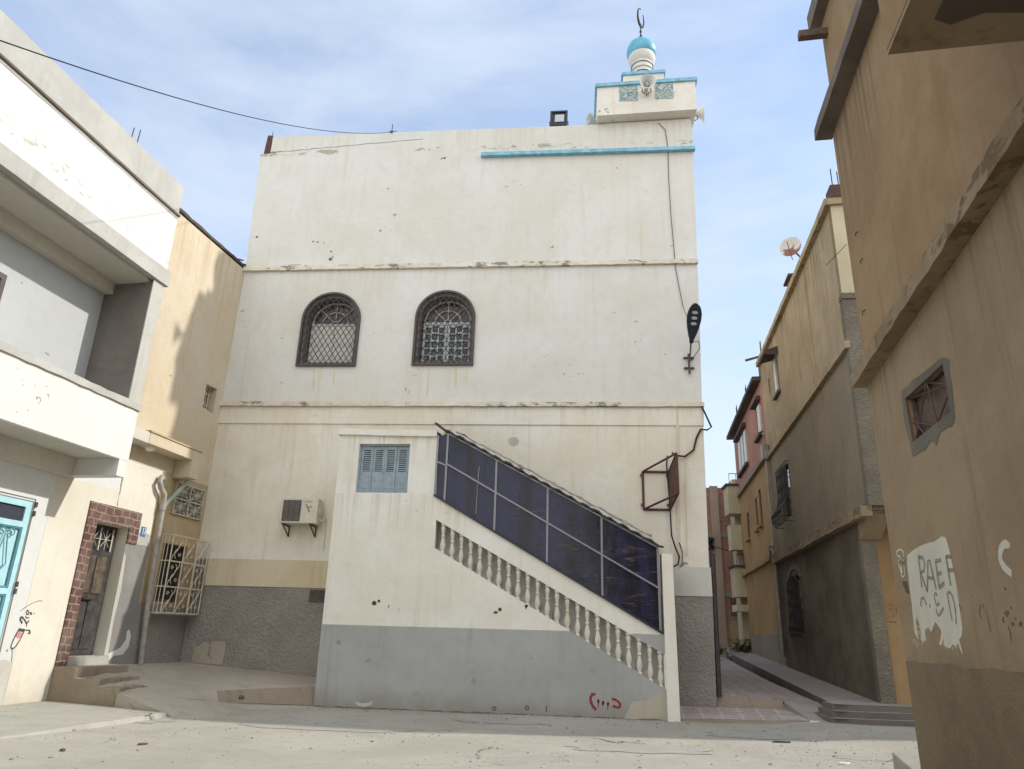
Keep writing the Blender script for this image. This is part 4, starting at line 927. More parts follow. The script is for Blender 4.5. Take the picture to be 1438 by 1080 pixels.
# marks on the white wall
K = 80/864
gr = MB(); G_ = lambda P: zs(LF, P, 0, 830, K)
for P, w in (([(310,300),(400,235),(500,180),(580,152),(640,150)],.010), ([(335,490),(305,430),(320,395),(350,415),(385,465),(400,490),(440,445)],.03), ([(400,490),(400,540)],.02), ([(385,375),(400,410),(440,400)],.022),
             ([(400,350),(425,345),(425,300),(400,300),(398,345),(430,360)],.022), ([(445,320),(480,360)],.02),([(480,320),(450,362)],.02), ([(508,335),(518,342)],.025),
             ([(290,570),(230,680),(165,830),(180,880)],.022), ([(370,590),(310,720),(235,840),(180,880)],.024), ([(180,880),(182,960),(168,1080)],.009), ([(100,900),(110,908)],.035), ([(385,595),(440,600),(450,640),(420,640)],.028)):
    gr.stroke(LF, G_(crv(P)), w, .003, .003, .2)
gr.plate(LF, G_([(285,565),(380,575),(355,625),(265,605)]), .0, .007)
gr.build('graffiti', M['ink'], A, label='black sprayed doodle of a tube with small letters above')
MB().plate(LF, G_([(262,612),(345,632),(300,720),(240,700)]), .0, .005).build('graffiti', M['pinkspray'], A, label='pink filling of the doodle')

# ================================================================== YELLOW HOUSE (left, next to the mosque)
B = thing('yellow_house', 'pale yellow house with a canopy and a red stone door frame beside the mosque', 'house', LF.p(-1.5, -.2, .7))
smw = [(-.80,6.80),(-.33,6.76),(-.33,7.44),(-.80,7.42)]
MB().plate(LF, [(-3.115,4.92),(.02,4.92),(.02,11.13),(-3.115,11.06)], -.3, 0, [smw]).build('upper_wall', M['yellow'], B)
MB().box(LF, -3.1, -.0, -5, -.305, 0, 11.0).build('body', M['yellow_dirty'], B)
rr = MB().rough(LF, -4.3, .0, -.3, .03, 11.085, 11.16, .15, .012, .02); rr.build('roof_edge', M['roofedge'], B)
rb = MB()
for s, z, l in ((-.55,11.25,.35),(-.35,11.2,.3),(-.2,11.18,.25)): rb.tube([LF.p(s,-.1,z-.15), LF.p(s+.05,-.1,z), LF.p(s+l,.05,z+.06)], .022, 5)
rb.build('rebar', M['iron'], B)
# lower wall with the door opening, paint zones
dO = [(-3.6,.9),(-2.62,.9),(-2.62,3.5),(-3.6,3.5)]
MB().plate(LF, [(-3.898,.3),(-1.85,.3),(-1.85,4.915),(-3.115,4.915),(-3.115,3.87),(-3.898,3.87)], -.32, 0, [dO]).build('lower_wall', M['creamwhite'], B)
MB().plate(LF, [(-2.618,.3),(-1.852,.3),(-1.852,3.2),(-2.618,3.2)], -.01, .005).build('grey_paint', M['grey_wall'], B)
MB().plate(LF, [(-2.60,3.203),(-1.853,3.203),(-1.853,3.44),(-2.0,3.47),(-2.15,3.43),(-2.27,3.46),(-2.3,3.203)], -.01, .004).build('pale_strip', M['pale_cement'], B)
MB().plate(LF, [(-1.848,2.0),(.02,2.0),(.02,4.918),(-1.848,4.918)], -.32, -.003, [[(-1.35,2.05),(-.42,2.05),(-.42,3.35),(-1.35,3.35)]]).build('ochre_wall', M['yellow_dirty'], B)
MB().plate(LF, [(-1.849,.3),(.02,.3),(.02,1.998),(-1.849,1.998)], -.32, .006).build('roughcast_base', M['roughgrey'], B)
MB().box(LF, -3.85, -1.9, -2, -.33, .2, 4.8).build('hall', M['inner'], B)
# canopy
cn = MB().box(LF, -3.1, -1.505, .003, .45, 5.26, 5.50); cn.box(LF, -1.503, -1.18, .003, .455, 4.84, 5.505)
MB().box(LF, -4.40, -3.103, .003, .44, 5.26, 5.50).build('canopy', M['soffit'], B, label='white stretch of canopy')
co_ = cn.build('canopy', M['yellow'], B, bevel=.01)
MB().box(LF, -3.12, -1.182, .003, .47, 5.508, 5.545).build('canopy_edge', M['yellow_dirty'], co_)
lm = MB().lathe(LF.p(-2.75,.24,5.26), [(.11,0),(.115,-.02),(.10,-.055),(.06,-.085),(.0,-.09)], 20); lm.build('ceiling_lamp', M['frost'], B, smooth=True)
# red stone surround
MB().plate(LF, [(-3.885,.78),(-3.602,.78),(-3.602,3.502),(-2.62,3.502),(-2.62,3.19),(-2.31,3.19),(-2.31,3.87),(-3.885,3.87)], -.01, .03).build('stone_surround', M['doorstone'], B)
dd = MB().plate(LF, [(-3.597,.932),(-2.66,.932),(-2.66,3.498),(-3.597,3.498)], -.31, -.235, [[(-3.5,2.98),(-2.78,2.98),(-2.78,3.44),(-3.5,3.44)]])
dl = dd.build('door', M['wood'], B)
for (a, b, c, d_) in ((-3.42,-3.15,1.05,1.95),(-3.09,-2.80,1.05,1.95),(-3.42,-3.15,2.12,2.86),(-3.09,-2.80,2.12,2.86)):
    MB().plate(LF, [(a,c),(b,c),(b,d_),(a,d_)], -.24, -.215).build('door_panel', M['wood2'] if c > 2 else M['wood'], dl, bevel=.01)
lk = MB().tube([LF.p(-3.3,-.19,2.02), LF.p(-3.1,-.17,2.0), LF.p(-2.95,-.19,2.06)], .02, 6).lathe(LF.p(-3.12,-.235,2.02), [(.05,0),(.05,.03),(.02,.04)], 12, N54)
lk.build('latch', M['iron'], dl)
gl = MB().box(LF, -3.5, -2.78, -.29, -.27, 2.98, 3.44); gl.build('transom_pane', M['darkglass'], dl)
gi = MB()
for i in range(3): gi.box(LF, -3.5+.36*i-.012, -3.5+.36*i+.012, -.23, -.21, 2.98, 3.44)
for i in range(2):
    c = (-3.32+.36*i, 3.21)
    for k in range(8):
        an = k*PI/4; gi.tube([LF.p(c[0],-.22,c[1]), LF.p(c[0]+.17*math.cos(an),-.22,c[1]+.21*math.sin(an))], .007, 4)
gi.build('transom_grille', M['creamiron'], dl)
MB().plate(LF, [(-2.618,.93),(-2.50,.93),(-2.53,1.6),(-2.49,2.2),(-2.54,2.9),(-2.618,3.0)], -.001, .009).build('door_edge_render', M['cement'], B)
# number plate 17
pl_ = MB().plate(LF, [(-2.225,3.39),(-2.06,3.385),(-2.055,3.60),(-2.22,3.605)], 0, .012).build('number_plate', M['plate'], B)
nm = MB(); nm.stroke(LF, [(-2.185,3.54),(-2.16,3.57),(-2.16,3.43)], .018, .013, .002); nm.stroke(LF, [(-2.125,3.565),(-2.08,3.565),(-2.105,3.43)], .018, .013, .002)
nm.stroke(LF, [(-2.22,3.60),(-2.06,3.595)], .008, .013, .002); nm.build('number', M['platew'], pl_)
# cast lattice vent
def lattice(u0, u1, z0, z1, nx, nz, d):
    m = MB(); m.plate(LF, [(u0,z0),(u1,z0),(u1,z1),(u0,z1)], d-.03, d+.03, [[(u0+.03,z0+.03),(u1-.03,z0+.03),(u1-.03,z1-.03),(u0+.03,z1-.03)]])
    wx, wz = (u1-u0)/nx, (z1-z0)/nz
    for i in range(nx):
        for j in range(nz):
            cx, cz = u0+wx*(i+.5), z0+wz*(j+.5)
            for k in range(4):
                an = k*PI/4; ex, ez = (wx/2)*(1 if k != 2 else 0)*(1 if k < 2 else (-1 if k == 3 else 0)), (wz/2)*(0 if k == 0 else 1)
                m.tube([LF.p(cx-ex,d,cz-ez), LF.p(cx+ex,d,cz+ez)], .011, 4)
            for k in range(4):
                a0 = PI/4+k*PI/2; tip = (cx+.5*wx*math.cos(a0)*1.1, cz+.5*wz*math.sin(a0)*1.1)
                for sg in (-1, 1): m.tube([LF.p(cx,d,cz), LF.p(cx+.28*wx*math.cos(a0+sg*.45), d, cz+.28*wz*math.sin(a0+sg*.45)), LF.p(*[tip[0], d, tip[1]])], .009, 4)
    for i in range(1, nx): m.box(LF, u0+wx*i-.014, u0+wx*i+.014, d-.02, d+.025, z0, z1)
    for j in range(1, nz): m.box(LF, u0, u1, d-.02, d+.022, z0+wz*j-.014, z0+wz*j+.014)
    return m
MB().box(LF, -1.32, -.16, -.003, .002, 4.03, 4.78).build('vent_back', M['patch'], B)
lattice(-1.32, -.16, 4.03, 4.78, 2, 2, .03).build('lattice_vent', M['lattice'], B)
# shuttered window behind the cream cage
wn = MB().plate(LF, [(-1.35,2.05),(-.42,2.05),(-.42,3.35),(-1.35,3.35)], -.2, -.08, [[(-1.29,2.11),(-.48,2.11),(-.48,3.29),(-1.29,3.29)]]).build('window', M['wood2'], B)
sl = MB()
for i in range(26): sl.box(LF, -1.29, -.48, -.17, -.12, 2.13+i*.045, 2.16+i*.045)
sl.box(LF, -.90, -.87, -.17, -.10, 2.11, 3.29); sl.build('louvres', M['wood'], wn)
MB().box(LF, -1.34, -.43, -.22, -.18, 2.06, 3.34).build('window_back', M['darkglass'], wn)
cg = MB(); c0, c1, cz0, cz1, cd = -1.55, -.12, 1.81, 3.51, .35
R_ = .014
for z in (cz0, 2.37, 2.93, cz1):
    cg.box(LF, c0, c1, cd-.012, cd+.012, z-.014, z+.014); cg.box(LF, c0-.012, c0+.012, .0, cd-.013, z-.014, z+.014); cg.box(LF, c1-.012, c1+.012, .0, cd-.013, z-.014, z+.014)
for i in range(4):
    u = c0+(c1-c0)*i/3; cg.tube([LF.p(u,cd+.014,cz0), LF.p(u,cd+.014,cz1)], .015, 5)
for e in (.08,.17,.26): cg.tube([LF.p(c0,e,cz0), LF.p(c0,e,cz1)], .010, 4).tube([LF.p(c1,e,cz0), LF.p(c1,e,cz1)], .010, 4)
cgo = cg.build('window_cage', M['creamiron'], B)
s2 = MB()
for i in range(3):
    for j in range(3):
        uc = c0+(c1-c0)*(i+.5)/3; zc = cz0+.56*(j+.5); w = .19
        for sg in (1, -1):
            pts = [(-.9,-.95),(-.75,-.6),(-.2,-.25),(.1,0),(.3,.3),(.75,.6),(.9,.95)]
            s2.tube([LF.p(uc+x*w, cd+.004, zc+sg*z*.27) for x, z in crv(pts, 3)] if sg == 1 else [LF.p(uc+x*w*.5, cd+.004, zc-z*.24) for x, z in crv([(-.3,.9),(-.9,.5),(-.5,.1),(.1,.0),(.6,-.3),(.9,-.6),(.3,-.9)], 3)], .009, 4)
        for qx, qz in ((-.5,.45),(.5,-.45)):
            s2.tube([LF.p(uc+qx*w+.05*(1-k/14)*math.cos(k*.62), cd+.006, zc+qz*.3+.05*(1-k/14)*math.sin(k*.62)) for k in range(12)], .008, 4)
for i in range(9): s2.box(LF, c0+.02+i*.17, c0+.035+i*.17, .0, cd-.013, cz0-.006, cz0+.006)
s2.box(LF, c0, c1, .03, cd-.02, cz0-.03, cz0-.016)
s2.build('cage_scrolls', M['creamiron'], cgo)
# small barred window
sm = MB().plate(LF, [(-.79,6.81),(-.34,6.77),(-.34,7.43),(-.79,7.41)], -.26, -.18, [[(-.75,6.85),(-.38,6.82),(-.38,7.38),(-.75,7.37)]]).build('small_window', M['pvcgreen'], B)
MB().box(LF, -.78, -.35, -.29, -.24, 6.8, 7.4).build('pane', M['darkglass'], sm)
sb = MB()
for u in (-.66,-.55,-.45): sb.tube([LF.p(u,-.14,6.80), LF.p(u,-.14,7.42)], .012, 5)
for z in (6.95,7.25): sb.tube([LF.p(-.79,-.14,z), LF.p(-.34,-.14,z)], .012, 5)
sb.tube([LF.p(-.66,-.13,6.82), LF.p(-.56,-.12,7.1), LF.p(-.66,-.13,7.4)], .01, 5); sb.build('bars', M['creamiron'], sm)
# pipes
pp = MB().tube([LF.p(-1.80,.13,4.15), LF.p(-1.78,.13,3.4), LF.p(-1.72,.12,2.2), LF.p(-1.62,.12,1.3), LF.p(-1.56,.12,.72)], .055, 12)
pp.tube([LF.p(-1.80,.13,4.15), LF.p(-1.83,.13,4.38), LF.p(-1.98,.12,4.50), LF.p(-2.06,.12,4.62), LF.p(-2.0,.10,4.74), LF.p(-1.86,.06,4.74), LF.p(-1.82,.0,4.66)], .06, 12)
pp.lathe(LF.p(-1.80,.13,4.02), [(.072,0),(.072,.12)], 12); pp.lathe(LF.p(-1.66,.12,1.7), [(.068,0),(.068,.10)], 12)
pp.build('drain_pipe', M['pvc'], B, smooth=True)
MB().tube([LF.p(-1.78,.13,4.10), LF.p(-1.66,.14,4.25), LF.p(-1.25,.20,4.72), LF.p(-1.2,.22,4.85)], .05, 12).build('drain_pipe', M['pvcgreen'], B, smooth=True, label='pale green slanting branch pipe')
MB().stroke(LF, [(-3.11+random.uniform(-.012,.012), 3.9+.098*i) for i in range(10)], .014, .001, .003, .5).build('crack', M['patch'], B)
MB().plate(LF, [LF.at(0+p[0]*.3241, 660+p[1]*.3241) for p in ((450,835),(470,795),(520,770),(545,735),(548,700),(560,690),(566,720),(556,765),(530,800),(490,805),(470,825))], .0, .008).build('whitewash_smear', M['whitewash_low'], B)
def ragged(P, n=4, j=.03):
    o = []
    for i in range(len(P)):
        a, b = P[i], P[(i+1) % len(P)]
        for k in range(n): t = k/n; o.append((a[0]+(b[0]-a[0])*t+random.uniform(-j,j), a[1]+(b[1]-a[1])*t+random.uniform(-j,j)))
    return o
# ================================================================== TAN HOUSE (near right)
R = thing('tan_house', 'large tan house wall in shade with a sloping ledge and a small barred window', 'house', (5.5, 8, 0))
win = [RF.at(*p) for p in ((1272,560),(1325,511),(1336,578),(1283,621))]
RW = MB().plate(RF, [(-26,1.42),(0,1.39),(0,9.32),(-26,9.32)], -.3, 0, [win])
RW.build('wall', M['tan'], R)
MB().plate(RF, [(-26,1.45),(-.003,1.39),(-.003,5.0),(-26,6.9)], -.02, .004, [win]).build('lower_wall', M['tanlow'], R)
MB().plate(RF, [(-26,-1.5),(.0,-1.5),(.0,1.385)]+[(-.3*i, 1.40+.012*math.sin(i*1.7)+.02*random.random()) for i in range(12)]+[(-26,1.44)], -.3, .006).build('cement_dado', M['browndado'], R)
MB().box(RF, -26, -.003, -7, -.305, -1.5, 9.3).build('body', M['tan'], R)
MB().rough(RF, -20, .06, -.02, .20, 4.99+.077*20.06, 5.19+.077*20.06, .18, .012, -.077).build('ledge', M['tanledge'], R)
MB().rough(RF, -24, .12, -.02, .24, 9.22, 9.42, .3, .008).build('cornice', M['eave'], R)
MB().box(RF, -24, -.1, -6.5, -.02, 9.3, 11.3).build('parapet', M['tan'], R)
MB().rough(RF, -24, -.0, -.2, .15, 11.30, 11.62, .3, .008).build('top_cornice', M['eave'], R)
ub, zb = RF.at(1145, 72, .3)
MB().box(RF, -.42, -.30, -.03, .42, 10.86, 10.98).build('beam_stub', M['steel'], R)
# overhanging balcony
MB().box(RF, -16, -5.43, .003, 1.2, 5.90, 7.3).build('balcony', M['tan'], R, bevel=.01)
MB().box(RF, -16, -5.435, .003, 1.195, 5.86, 5.897).build('balcony_soffit', M['tanledge'], R)
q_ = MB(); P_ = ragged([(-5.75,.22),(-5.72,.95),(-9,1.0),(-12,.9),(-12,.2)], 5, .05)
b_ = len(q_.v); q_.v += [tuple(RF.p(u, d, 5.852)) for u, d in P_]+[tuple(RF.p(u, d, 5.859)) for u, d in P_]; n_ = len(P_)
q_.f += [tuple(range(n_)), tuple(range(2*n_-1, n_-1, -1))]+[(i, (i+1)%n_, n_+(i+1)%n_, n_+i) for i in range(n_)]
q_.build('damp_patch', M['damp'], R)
# cement patch and barred window
pt = ragged([RF.at(*p) for p in ((1267,549),(1284,533),(1300,520),(1322,502),(1333,505),(1337,540),(1342,586),(1337,598),(1322,606),(1316,626),(1308,618),(1300,633),(1283,640),(1279,620),(1270,590))], 2, .012)
MB().plate(RF, pt, 0, .010, [win]).build('cement_patch', M['patch'], R)
ww = MB(); ins = [(u*.92+.08*sum(p[0] for p in win)/4, z*.92+.08*sum(p[1] for p in win)/4) for u, z in win]
ww.plate(RF, win, -.09, -.05, [ins]); wo = ww.build('window', M['irongrey'], R)
MB().plate(RF, win, -.14, -.10).build('shutter_sheet', M['steel'], wo)
br = MB(); a, b, c, d = win
lp2 = lambda p, q, t: (p[0]+(q[0]-p[0])*t, p[1]+(q[1]-p[1])*t)
for p, q in ((lp2(a,b,.5), lp2(d,a,.08)), (lp2(a,b,.5), lp2(c,d,.42)), (a, lp2(b,c,.45)), (lp2(d,c,.25), lp2(d,a,.55)), (lp2(c,d,.45), lp2(b,c,.5)), (lp2(d,a,.45), lp2(c,d,.45)), (lp2(a,b,.5), lp2(b,c,.45))):
    br.tube([RF.p(p[0],-.035,p[1]), RF.p(q[0],-.035,q[1])], .012, 4)
br.build('bars', M['rack'], wo)
# brushed white patch with lettering, scrawls
K = 198/1188.
Z_ = lambda P: zs(RF, P, 1240, 740, K)
wp_ = [(210,240),(250,205),(290,180),(340,150),(400,135),(440,125),(480,95),(500,78),(530,95),(550,140),(570,220),(590,320),(615,450),(635,600),(655,720),(672,860),(668,920),(650,950),(680,1070),(655,1040),(640,985),(620,1010),(600,985),(570,1025),(545,1015),(520,1000),(515,940),(500,1000),(480,990),(490,930),(500,880),(480,850),(450,800),(425,850),(420,880),(400,880),(385,840),(370,870),(350,850),(365,940),(345,985),(320,950),(325,880),(310,800),(295,760),(280,800),(300,900),(300,950),(275,900),(265,800),(255,710),(248,660),(235,580),(220,450),(212,330)]
MB().plate(RF, Z_([(x+random.uniform(-4,4), y+random.uniform(-4,4)) for x, y in wp_]), .0, .0075).build('whitewash_patch', M['whitepaint'], R)
fl = MB()
for _ in range(60):
    x = random.choice([random.uniform(255,370), random.uniform(480,660)]); y = random.uniform(860,1010) if x > 400 else random.uniform(700,990)
    w, h = random.uniform(2,6), random.uniform(8,34); fl.plate(RF, Z_([(x,y),(x+w,y+3),(x+w*1.1,y+h),(x+1,y+h*.9)]), .0, .0085)
fl.build('paint_flecks', M['whitepaint'], R)
lt = MB(); w = .055
for P in ([(305,240),(335,510)], [(308,250),(345,262),(358,310),(350,370),(320,385)], [(325,385),(380,545)], [(380,545),(385,285),(400,280),(455,525)], [(388,425),(430,435)],
          [(450,285),(482,515)], [(450,288),(495,280)], [(465,395),(500,388)], [(480,512),(525,470)], [(538,245),(578,495)], [(540,250),(580,250)], [(555,365),(600,365)]):
    lt.stroke(RF, Z_(P), w*.75, .008, .002, .15)
ll = lt.build('lettering', M['greyspray'], R, label='grey sprayed capital letters RAEF')
lt = MB()
for P in ([(325,670),(330,610),(350,600),(375,660)], [(400,650),(405,680)], [(440,600),(445,560),(465,575)], [(440,600),(460,660),(480,640)], [(455,690),(475,745),(520,680)], [(550,560),(570,550),(590,580),(615,680),(625,820)], [(548,560),(590,790)]):
    lt = MB(); lt.stroke(RF, Z_(crv(P)), w*.55, .008, .002, .2); lt.build('faint_letter', M['greyspray'], R)
sw_ = MB(); sw_.stroke(RF, Z_(crv([(1065,155),(1030,145),(1000,190),(995,270),(1030,340),(1090,395)], 7)), .07, .005, .002, .12); sw_.stroke(RF, Z_([(1010,160),(1040,125),(1075,160)]), .05, .005, .0015, .3)
sw_.build('scrawl', M['whitepaint'], R, label='pale brushed hook shaped stroke')
bk = MB()
for P, w in (([(830,655),(818,720),(840,775)],.008), ([(870,700),(895,790),(910,880)],.011), ([(1060,840),(1080,900),(1085,960)],.012), ([(1020,760),(1015,790)],.02), ([(645,650),(665,700)],.008), ([(850,650),(855,690)],.006)):
    bk.stroke(RF, Z_(crv(P)), w, .005, .003, .5)
for cx, cy, r in ((1050,730,24),(1100,820,14),(1085,680,9),(1165,820,18),(1035,520,10),(760,580,5),(1020,800,9),(1120,770,8)):
    bk.plate(RF, Z_([(cx+r*random.uniform(.5,1.2)*math.cos(a*.7), cy+r*random.uniform(.7,1.5)*math.sin(a*.7)) for a in range(9)]), .0, .008)
bk.build('dark_scuffs', M['steel'], R)
for F_, cc, nm_, mt in ((RF, None, 'paper_stamp', 'whitepaint'),):
    q = MB(); q.stroke(RF, Z_(crv([(150,250),(125,240),(120,210),(150,190),(178,215),(175,250)])), .02, .005, .002, .4); q.stroke(RF, Z_(crv([(155,260),(135,300),(150,360),(165,420),(185,400),(180,330),(170,270)])), .02, .005, .002, .5)
    q.stroke(RF, Z_([(150,300),(165,390)]), .04, .005, .002, .5); q.build('stencil', M['whitepaint'], R)
    q = MB()
    for k in range(12): q.stroke(RF, Z_([(165+k*3,465+k*8),(205+k*2,460+k*9)]), .006, .0055, .002, .6)
    for k in range(10): q.stroke(RF, Z_([(135+6*k,285+9*(k%3)),(140+5*k,300+11*(k%4))]), .006, .0075, .002, .6)
    q.build('stencil', M['ink'], R)
wr = MB().tube([RF.p(.0,.02,7.25), RF.p(.35,.25,7.10)], .006, 4)
for px, py_ in ((1205,325),(1212,363),(1215,435)):
    u, z = RF.at(px, py_); wr.tube([RF.p(u,.0,z), RF.p(u,.04,z-.03), RF.p(u-.03,.05,z-.09)], .008, 4)
wr.build('rebar', M['iron'], R)
# low broken concrete slab at the corner foot
sl = MB(); A0 = [(4.05,10.62),(4.75,11.0),(5.3,9.6),(3.98,9.15)]
zt = [.30,.34,.30,.06]
sl.v = [(x, y, -.2) for x, y in A0]+[(x, y, z) for (x, y), z in zip(A0, zt)]; sl.f = [(3,2,1,0),(4,5,6,7),(0,1,5,4),(1,2,6,5),(2,3,7,6),(3,0,4,7)]
o = sl.build('concrete_slab', M['ground'], bevel=.015); recenter(o); tag(o, 'tilted broken concrete slab at the foot of the tan wall corner', 'slab')

# ================================================================== BROWN HOUSE (far right, at the alley mouth)
Nh = thing('brown_house', 'streaky tan three storey house with dark roughcast base along the right of the alley', 'house', (9, 20, .4))
def NW(px, py_, d=0): return NF.at(px, py_, d)
w1 = [(7.05,9.75),(7.75,9.72),(7.75,11.0),(7.05,11.02)]
w1b = [(8.75,10.2),(9.0,10.2),(9.0,10.75),(8.75,10.75)]
g1 = [(6.95,5.45),(8.55,5.50),(8.55,7.25),(6.95,7.15)]
g2 = [(6.75,1.85),(8.45,1.90),(8.45,3.45),(8.1,3.62),(7.1,3.58),(6.75,3.4)]
MB().plate(NF, [(-1.0,8.1),(10.4,8.1),(10.4,11.9),(-1.0,11.9)], -.3, 0, [w1, w1b]).build('upper_wall', M['ntan'], Nh)
MB().plate(NF, [(-1.0,4.4),(10.4,4.4),(10.4,8.098),(-1.0,8.098)], -.3, -.004, [g1]).build('middle_wall', M['nmid'], Nh)
MB().plate(NF, [(0,.0),(10.4,.2),(10.4,4.398),(0,4.398)], -.3, -.002, [g2]).build('ground_wall', M['nlow'], Nh)
MB().box(NF, -.98, 10.38, -8, -.305, 4.5, 11.85).build('body', M['ntan'], Nh)
MB().box(NF, .02, 10.38, -8, -.31, -.2, 4.49).build('ground_body', M['orange'], Nh)
MB().rough(NF, -1.08, 10.45, -.02, .14, 11.80, 11.98, .2, .01).build('roof_edge', M['ntan'], Nh)
MB().rough(NF, -1.06, 10.4, -.02, .10, 8.02, 8.20, .2, .012).build('string_course', M['ntan'], Nh)
MB().rough(NF, -1.04, 10.4, -.02, .20, 4.18, 4.40, .2, .02, .004).build('string_course', M['nledge'], Nh)
# end face of the upper storeys: pilaster, cream strip, cap
MB().plate(NE, [(-.02,4.402),(.34,4.402),(.30,9.25),(-.02,9.25)], .8, 1.03).build('roughcast_pilaster', M['npil'], Nh)
MB().box(NE, -.03, .42, .8, 1.06, 9.26, 9.40).build('pilaster_cap', M['npil'], Nh)
MB().box(NE, -.0, .75, .8, 1.02, 9.41, 11.85).build('cream_strip', M['ncream'], Nh)
MB().box(NE, .345, .55, .9, 1.015, 4.41, 9.25).build('cream_strip', M['ncream'], Nh)
MB().rough(NE, -.1, 8, .9, 1.10, 11.80, 11.98, .3, .008).build('roof_edge', M['ntan'], Nh)
MB().box(NE, .0, 8, .0, .985, 4.30, 4.5).build('overhang_soffit', M['nlow'], Nh)
# bracket under the overhang
bk = MB(); bk.hexa([NE.p(-.02,.0,3.78),NE.p(.42,.0,3.78),NE.p(.42,.1,3.80),NE.p(-.02,.1,3.80),NE.p(-.02,.0,4.398),NE.p(.42,.0,4.398),NE.p(.42,1.0,4.37),NE.p(-.02,1.0,4.37)])
bk.build('bracket', M['nledge'], Nh)
MB().box(NE, -.0, .30, -.2, .03, .3, 3.78).build('roughcast_pier', M['npil'], Nh)
MB().box(NE, .302, 2.6, -.2, .012, .3, 4.29).build('ochre_panel', M['orange'], Nh)
st_ = MB(); E_ = lambda P: zs(NE, P, 1225, 830, 50/771., .012)
for P in ([(290,300),(300,285)], [(345,290),(400,285),(470,325)], [(240,360),(238,450)], [(515,360),(525,480)], [(315,530),(395,570)], [(430,555),(475,530)], [(360,375),(430,400)], [(285,590),(360,600)], [(330,660),(520,680)], [(580,190),(620,240)]):
    st_.stroke(NE, E_(P), .018, .013, .002, .5)
st_.build('stencil', M['steel'], Nh)
# shuttered window with awning
wf = MB().plate(NF, w1, -.14, -.06, [[(7.12,9.82),(7.68,9.80),(7.68,10.93),(7.12,10.94)]]).build('window', M['ncream'], Nh)
MB().box(NF, 7.08, 7.72, -.2, -.13, 9.76, 11.0).build('pane', M['darkglass'], wf)
MB().plate(NF, [(7.42,9.80),(7.72,9.78),(7.72,10.98),(7.42,10.99)], -.05, .02).build('shutter', M['white_wood'], wf)
MB().box(NF, 6.9, 7.9, .0, .12, 9.60, 9.69).build('sill', M['irongrey'], wf)
aw = MB(); aw.hexa([NF.p(6.75,.0,11.12),NF.p(7.95,.0,11.12),NF.p(7.95,.45,11.00),NF.p(6.75,.45,11.00),NF.p(6.75,.0,11.22),NF.p(7.95,.0,11.22),NF.p(7.95,.45,11.06),NF.p(6.75,.45,11.06)])
aw.hexa([NF.p(6.75,.0,10.92),NF.p(6.80,.0,10.92),NF.p(6.80,.44,10.92),NF.p(6.75,.44,10.92),NF.p(6.75,.0,11.11),NF.p(6.80,.0,11.11),NF.p(6.80,.44,10.995),NF.p(6.75,.44,10.995)])
aw.build('awning', M['roofedge'], wf)
MB().box(NF, 8.76, 8.99, -.2, -.1, 10.2, 10.75).build('small_opening', M['darkglass'], Nh)
def cage(house, hole, u0, u1, z0, z1, belly, arch_=0):
    wn = MB().plate(NF, hole, -.24, -.14, []).build('window', M['darkglass'], house)
    m = MB(); n = 9
    def prof(z): t = (z-z0)/(z1-z0); return .10 + belly*math.exp(-((t-.14)/.17)**2)
    for i in range(n+1):
        u = u0+(u1-u0)*i/n; zt_ = z1 + arch_*math.sin(PI*i/n)
        m.tube([NF.p(u, prof(z0+(zt_-z0)*k/12), z0+(zt_-z0)*k/12) for k in range(13)], .013, 5)
    for t in (0,.08,.3,.5,.72,1.):
        z = z0+(z1-z0)*t; m.tube([NF.p(u0,.0,z), NF.p(u0,prof(z),z), NF.p(u1,prof(z),z), NF.p(u1,.0,z)], .014, 5)
    if arch_: m.tube([NF.p(u0+(u1-u0)*i/n, .10, z1+arch_*math.sin(PI*i/n)) for i in range(n+1)], .016, 5)
    for i in range(n):
        for t in (.16,.4,.62,.86):
            uc = u0+(u1-u0)*(i+.5)/n; zc = z0+(z1-z0)*t
            m.tube([NF.p(uc+.07*(1-k/16)*math.cos(k*.7), prof(zc)+.005, zc+.11*(1-k/16)*math.sin(k*.7)) for k in range(13)], .010, 4)
    m.build('window_cage', M['iron'], wn)
cage(Nh, g1, 6.85, 8.65, 5.25, 7.2, .28); cage(Nh, g2, 6.65, 8.5, 1.72, 3.35, .06, .25)
MB().plate(NF, [(6.55,3.5),(6.9,3.85),(7.6,3.98),(8.3,3.86),(8.62,3.55),(8.55,3.5),(8.2,3.72),(7.6,3.82),(7.0,3.72),(6.65,3.45)], 0, .03).build('window_hood', M['npil'], Nh)
# pipes near the far end
pp = MB().tube([NF.p(10.15,.12,8.3), NF.p(10.15,.12,1.2)], .05, 8); pp.box(NF, 9.95, 10.35, .03, .26, 8.0, 8.55)
pp.tube([NF.p(10.15,.14,4.9), NF.p(9.7,.35,4.55), NF.p(9.0,.42,4.75)], .045, 8); pp.tube([NF.p(10.15,.14,4.6), NF.p(9.6,.40,4.3), NF.p(8.8,.45,4.55)], .04, 8)
pp.tube([NF.p(9.9,.15,8.5), NF.p(9.8,.2,8.95), NF.p(9.6,.25,8.8)], .03, 8)
pp.build('drain_pipe', M['pvc'], Nh, smooth=True)
MB().tube([NF.p(9.95,.10,4.4), NF.p(9.95,.10,1.1)], .035, 8).build('drain_pipe', M['irongrey'], Nh, smooth=True, label='thin dark vertical pipe')
